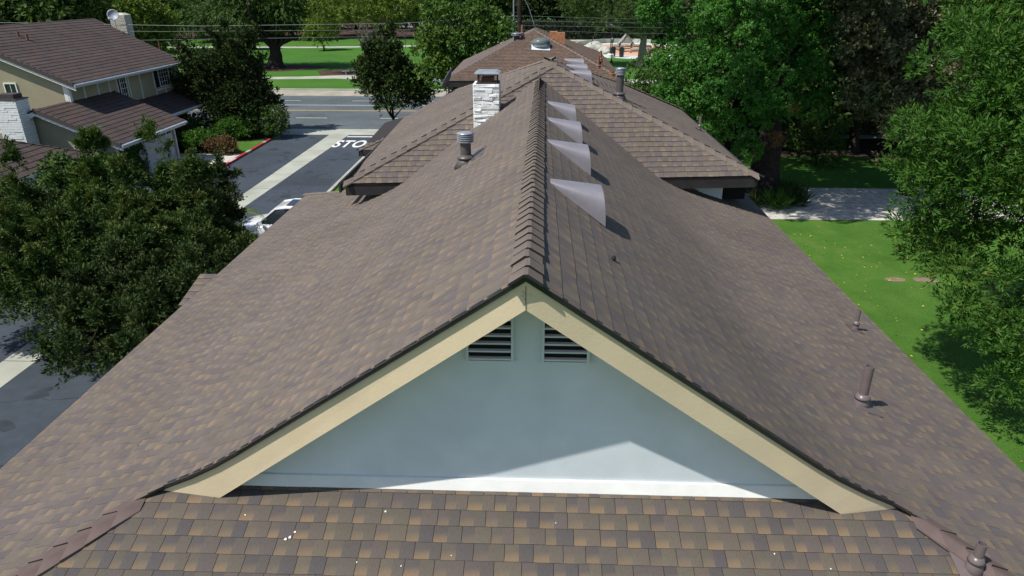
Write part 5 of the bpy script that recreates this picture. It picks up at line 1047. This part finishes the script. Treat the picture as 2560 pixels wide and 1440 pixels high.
def whr(x,y):
    if y > 165: return "in the back row, " + ("left" if x < -70 else "centre-left" if x < -25 else "centre" if x < 10 else "right") + " part"
    return ("at the far left behind the tiled roof" if False else "at the far left behind the tiled roof" if x < -95 else "behind the cream chimney" if x < -66 else "between the white park lamp and the chimney" if x < -48 else "behind the big forked trunk" if x < -30 else "behind the feathery tree" if x < -14 else "near the utility pole" if x < 0 else "behind the play area")
seen = {}
for i,(x,y,v,s) in enumerate(pos):
    o = protos[v] if not used[v] else copy_tree(protos[v]); used[v] = True
    o.location = (x,y,0); o.scale = (s,s,s*(1+.1*math.sin(i))); o.rotation_euler = (0,0,i*1.37)
    lab = f"{specs[v][2]} tree {whr(x,y)}"; k_ = seen.get(lab,0); seen[lab] = k_+1
    if k_: lab = f"{specs[v][2]} tree {whr(x,y)}, " + ("second from left","third from left","fourth from left")[min(k_-1,2)]
    tag(o,lab,"tree","trees along the back of the park")
hd = thing("hedge","tall black-green hedge along the back of the play area","hedge",(14,150,0)); rg = np.random.default_rng(230)
P = rg.uniform([-26,-1.2,0],[30,1.2,3.6],(7000,3)); o = bpy.data.objects.new("foliage",leaves_mesh("foliage",L_DARK,P,nrm(rg.normal(size=P.shape)),np.full(7000,.3),4,.4,.22,50,rg)); link(o,hd); m = MB(); m.box(-26,30,-.9,.9,0,3.3); m.build("inner_twigs",DARK,hd)
hs = thing("hedge","long shaded hedge between the far path and the street at the right","hedge",(29,51.7,0)); rg = np.random.default_rng(231)
P = rg.uniform([-17,-.45,0],[19,.45,2.6],(9000,3)); o = bpy.data.objects.new("foliage",leaves_mesh("foliage",L_DARK,P,nrm(rg.normal(size=P.shape)),np.full(9000,.2),4,.22,.12,50,rg)); link(o,hs)
# bushes right of the second house
tree("viburnum_bush","broad olive bush behind the second house's right slope","shrub",(7.4,43.5,0),[ell(6.6,43.5,3.0,2.8,2.2,2.7),ell(9.0,42.5,2.6,2.2,2.0,2.4)],L_MID,BARKD,.14,(7.4,43.5,1),6,seed=240,nsub=60,size=.6,ntw=3600,m=7,tl=.3,ll=.16,lw=.07,spread=55,up=.4)
# the bright fern pine: a thick trunk and cloud-like masses
FP = dict(m=9, tl=.14, ll=.13, lw=.058, spread=62, up=.25, shell=.22, sshell=.9)
def dead(t, rg, sub):
    P = np.array([[-.9,-3.4,3.6],[-.8,-3.4,3.3],[-2.4,-3.0,6.3],[-.4,-3.5,4.9]]); P = np.repeat(P,26,0)+rg.normal(size=(104,3))*.13
    o = bpy.data.objects.new("dead_spray",leaves_mesh("dead_spray",L_DEAD,P,nrm(rg.normal(size=P.shape)),np.full(104,.2),8,.13,.035,50,rg)); link(o,t); tag(o,"dry brown sprays")
tree("fern_pine","huge bright green fern pine with cloud-like masses and a thick dark trunk","tree",(12.2,36.2,0),
     [ell(5.8,35.5,8.9,.6,.6,1.2),ell(6.1,35.3,7.4,.7,.6,.9),ell(6.4,34.8,5.8,.8,.8,.9),ell(7.1,34.4,4.6,.8,.8,.9),ell(7.8,34.4,6.4,.8,.7,.9),ell(8.5,33.8,5.0,1.0,1.0,.8),ell(8.9,34.2,8.8,.8,.8,.9),ell(9.3,33.6,7.2,1.1,1.1,1.1),ell(10.4,33.2,5.6,1.2,1.1,.8),ell(9.9,33.0,4.2,.9,.9,.7),ell(8.6,33.2,3.6,.6,.6,.8),ell(11.4,33.6,4.3,.8,.8,.8),ell(12.1,34.6,6.8,1.1,1.1,1.0),ell(13.5,35.2,5.2,1.0,1.0,1.0),ell(10.1,33.4,2.7,.35,.35,.3),ell(12.5,35.5,8.7,1.2,1.1,1.0),ell(7.7,36.0,8.1,.9,.9,1.1),ell(10.7,34.4,8.1,1.0,1.0,1.0),
      ell(4.4,28.6,12.8,2.0,1.3,1.3),ell(5.6,27.4,13,2.0,1.1,1.2),ell(9.2,28.0,13.4,2.3,1.1,1.2),ell(6.6,29.2,13.3,2.0,1.4,1.3),ell(8.6,30.0,12.8,2.3,1.5,1.4),ell(11.0,30.2,13.4,2.4,1.5,1.5),ell(10,34.5,12.5,3.2,2.4,1.9),ell(14.5,34.8,11.8,2.6,2.2,1.8),ell(12,38,9,3.8,2.4,3.4)],  # high near lobes: unseen crown added above the view to shade the court
     L_FERN,BARKD,.80,(12.2,36.4,4.2),4,seed=253,lr=.2,dens=66,size=.52,fill=.5,core=.02,extra=dead,**FP)
# dark trees massed behind it
for i,(x,y,v,s) in enumerate([(13,47,0,.72),(21,46,2,.75),(17,55,0,.9),(28,50,0,.85),(25,58,2,1.0),(35,56,0,1.0),(40,44,2,.9)]):
    o = copy_tree(protos[v]); o.location = (x,y,0); o.scale = (s,s,s); o.rotation_euler = (0,0,i*2.1+.5)
    tag(o,["shadowy tree directly behind the fern pine","shadowy tree behind the magnolia","dark tree beyond the far path, behind the fern pine","dark tree beyond the far path at the right","dark tree deep behind the magnolia","dark tree far behind the right-hand foliage","dark tree behind the near right tree's crown"][i],"tree","shaded trees at the right")
MG = dict(m=8, tl=.3, ll=.20, lw=.09, spread=60, up=.35, shell=.55, sshell=.8)
tree("magnolia_tree","bronze-green magnolia with open leafy clumps between the bright trees","tree",(19.6,35.6,0),[ell(14.4,34.0,8.9,1.0,1.0,1.1),ell(15.7,34.0,7.2,1.2,1.1,1.2),ell(14.2,33.0,7.8,.6,.6,.7),ell(15.6,33.4,5.5,.9,.9,1.0),ell(17.4,34.5,6.3,1.1,1.0,1.2),ell(16.8,35.0,8.4,1.2,1.2,1.1),ell(18.8,35.0,8.4,1.3,1.2,1.3),ell(15.8,30.5,4.4,.5,.5,.6),ell(14.8,29.5,3.1,.4,.4,.25),ell(17.6,33.0,4.8,.7,.7,.8),ell(19.5,34.5,6,1.4,1.4,1.5),ell(21.5,35.5,8.4,2,2,2.4),ell(18.5,36.8,6,2.5,1.8,3)],L_MAG,BARKD,.4,(19.4,35.6,2.8),14,seed=260,dens=28,size=.45,fill=.6,core=.1,**MG)
tree("round_shrub","dark rounded shrub on the far side of the shaded court","shrub",(16.9,41.5,0),[ell(16.9,41.5,1.6,1.6,1.4,1.6)],L_MID,BARKD,.08,(16.9,41.5,.6),4,seed=262,nsub=20,size=.4,ntw=1400,m=7,tl=.2,ll=.12,lw=.06,spread=55)
PD = dict(m=11, tl=.2, ll=.13, lw=.030, spread=45, up=.35, shell=.45, sshell=.8)
tree("podocarpus_tree","near glossy narrow-leaved tree filling the right edge above the lawn","tree",(14.3,16.6,0),
     [ell(9.9,16.5,8.2,1.3,1.2,1.1),ell(9.7,16.8,6.9,.9,.9,.8),ell(10.4,16.0,5.6,1.4,1.3,.9),ell(10.1,16.6,4.2,.8,.8,.6),ell(10.5,15.0,3.5,1.0,1.0,.7),ell(10.9,14.4,2.5,.6,.6,.6),ell(11.2,13.8,1.6,.45,.4,.5),ell(11.2,17.5,9.6,1.1,1.0,.8),ell(10.2,15.0,7.0,1.0,1.0,1.3),ell(9.7,17.2,5.8,.5,.5,.4),ell(10.2,15.2,2.7,.35,.3,.25),ell(13.2,17,8,2.6,2.2,2.4),ell(13.2,15.5,5,2.2,2.0,1.9),ell(13.2,14.5,2.9,1.6,1.6,1.1),ell(12.2,18.5,10.2,2.2,2.0,1.6)],
     L_POD,BARKP,.3,(14.0,16.4,2.4),14,seed=270,lr=.3,dens=80,size=.42,fill=.75,core=.08,**PD)
# grassy clumps by the court
for i,(x,y,lb) in enumerate(((11.9,32.9,"bright strap-leaved clump at the edge of the court"),(12.9,33.5,"dark strap-leaved clump right of the bright one at the court"),(10.8,33.3,"strap-leaved clump close to the house by the court"),(13.2,34.9,"dark clump farther back beside the court"))):
    rg = np.random.default_rng(300+i); t = thing("strap_plant",lb,"plant",(x,y,0),0,"strap-leaved clumps by the court"); n=90; P=rg.normal(size=(n,3))*[.28,.25,0]+[0,0,.05]; A_=nrm(rg.normal(size=(n,3))*[1,1,.3]+[0,0,1.0])
    o = bpy.data.objects.new("leaf_clump",leaves_mesh("leaf_clump",L_HEDGE if i==0 else L_DARK,P,A_,np.full(n,.1),3,.8,.05,25,rg)); link(o,t)

# put every empty at the base of its own thing
bpy.context.view_layer.update()
for o in list(COL.objects):
    if o.parent is None and o.type == 'EMPTY' and o.location.length < 1e-6:
        pts = []
        def rec(c):
            if c.type == 'MESH': pts.extend((c.matrix_world @ Vector(b)) for b in c.bound_box)
            for d in c.children: rec(d)
        rec(o)
        if not pts: continue
        c = Vector((sum(p.x for p in pts)/len(pts), sum(p.y for p in pts)/len(pts), min(p.z for p in pts)))
        o.location = c
        for d in o.children: d.location = d.location - c
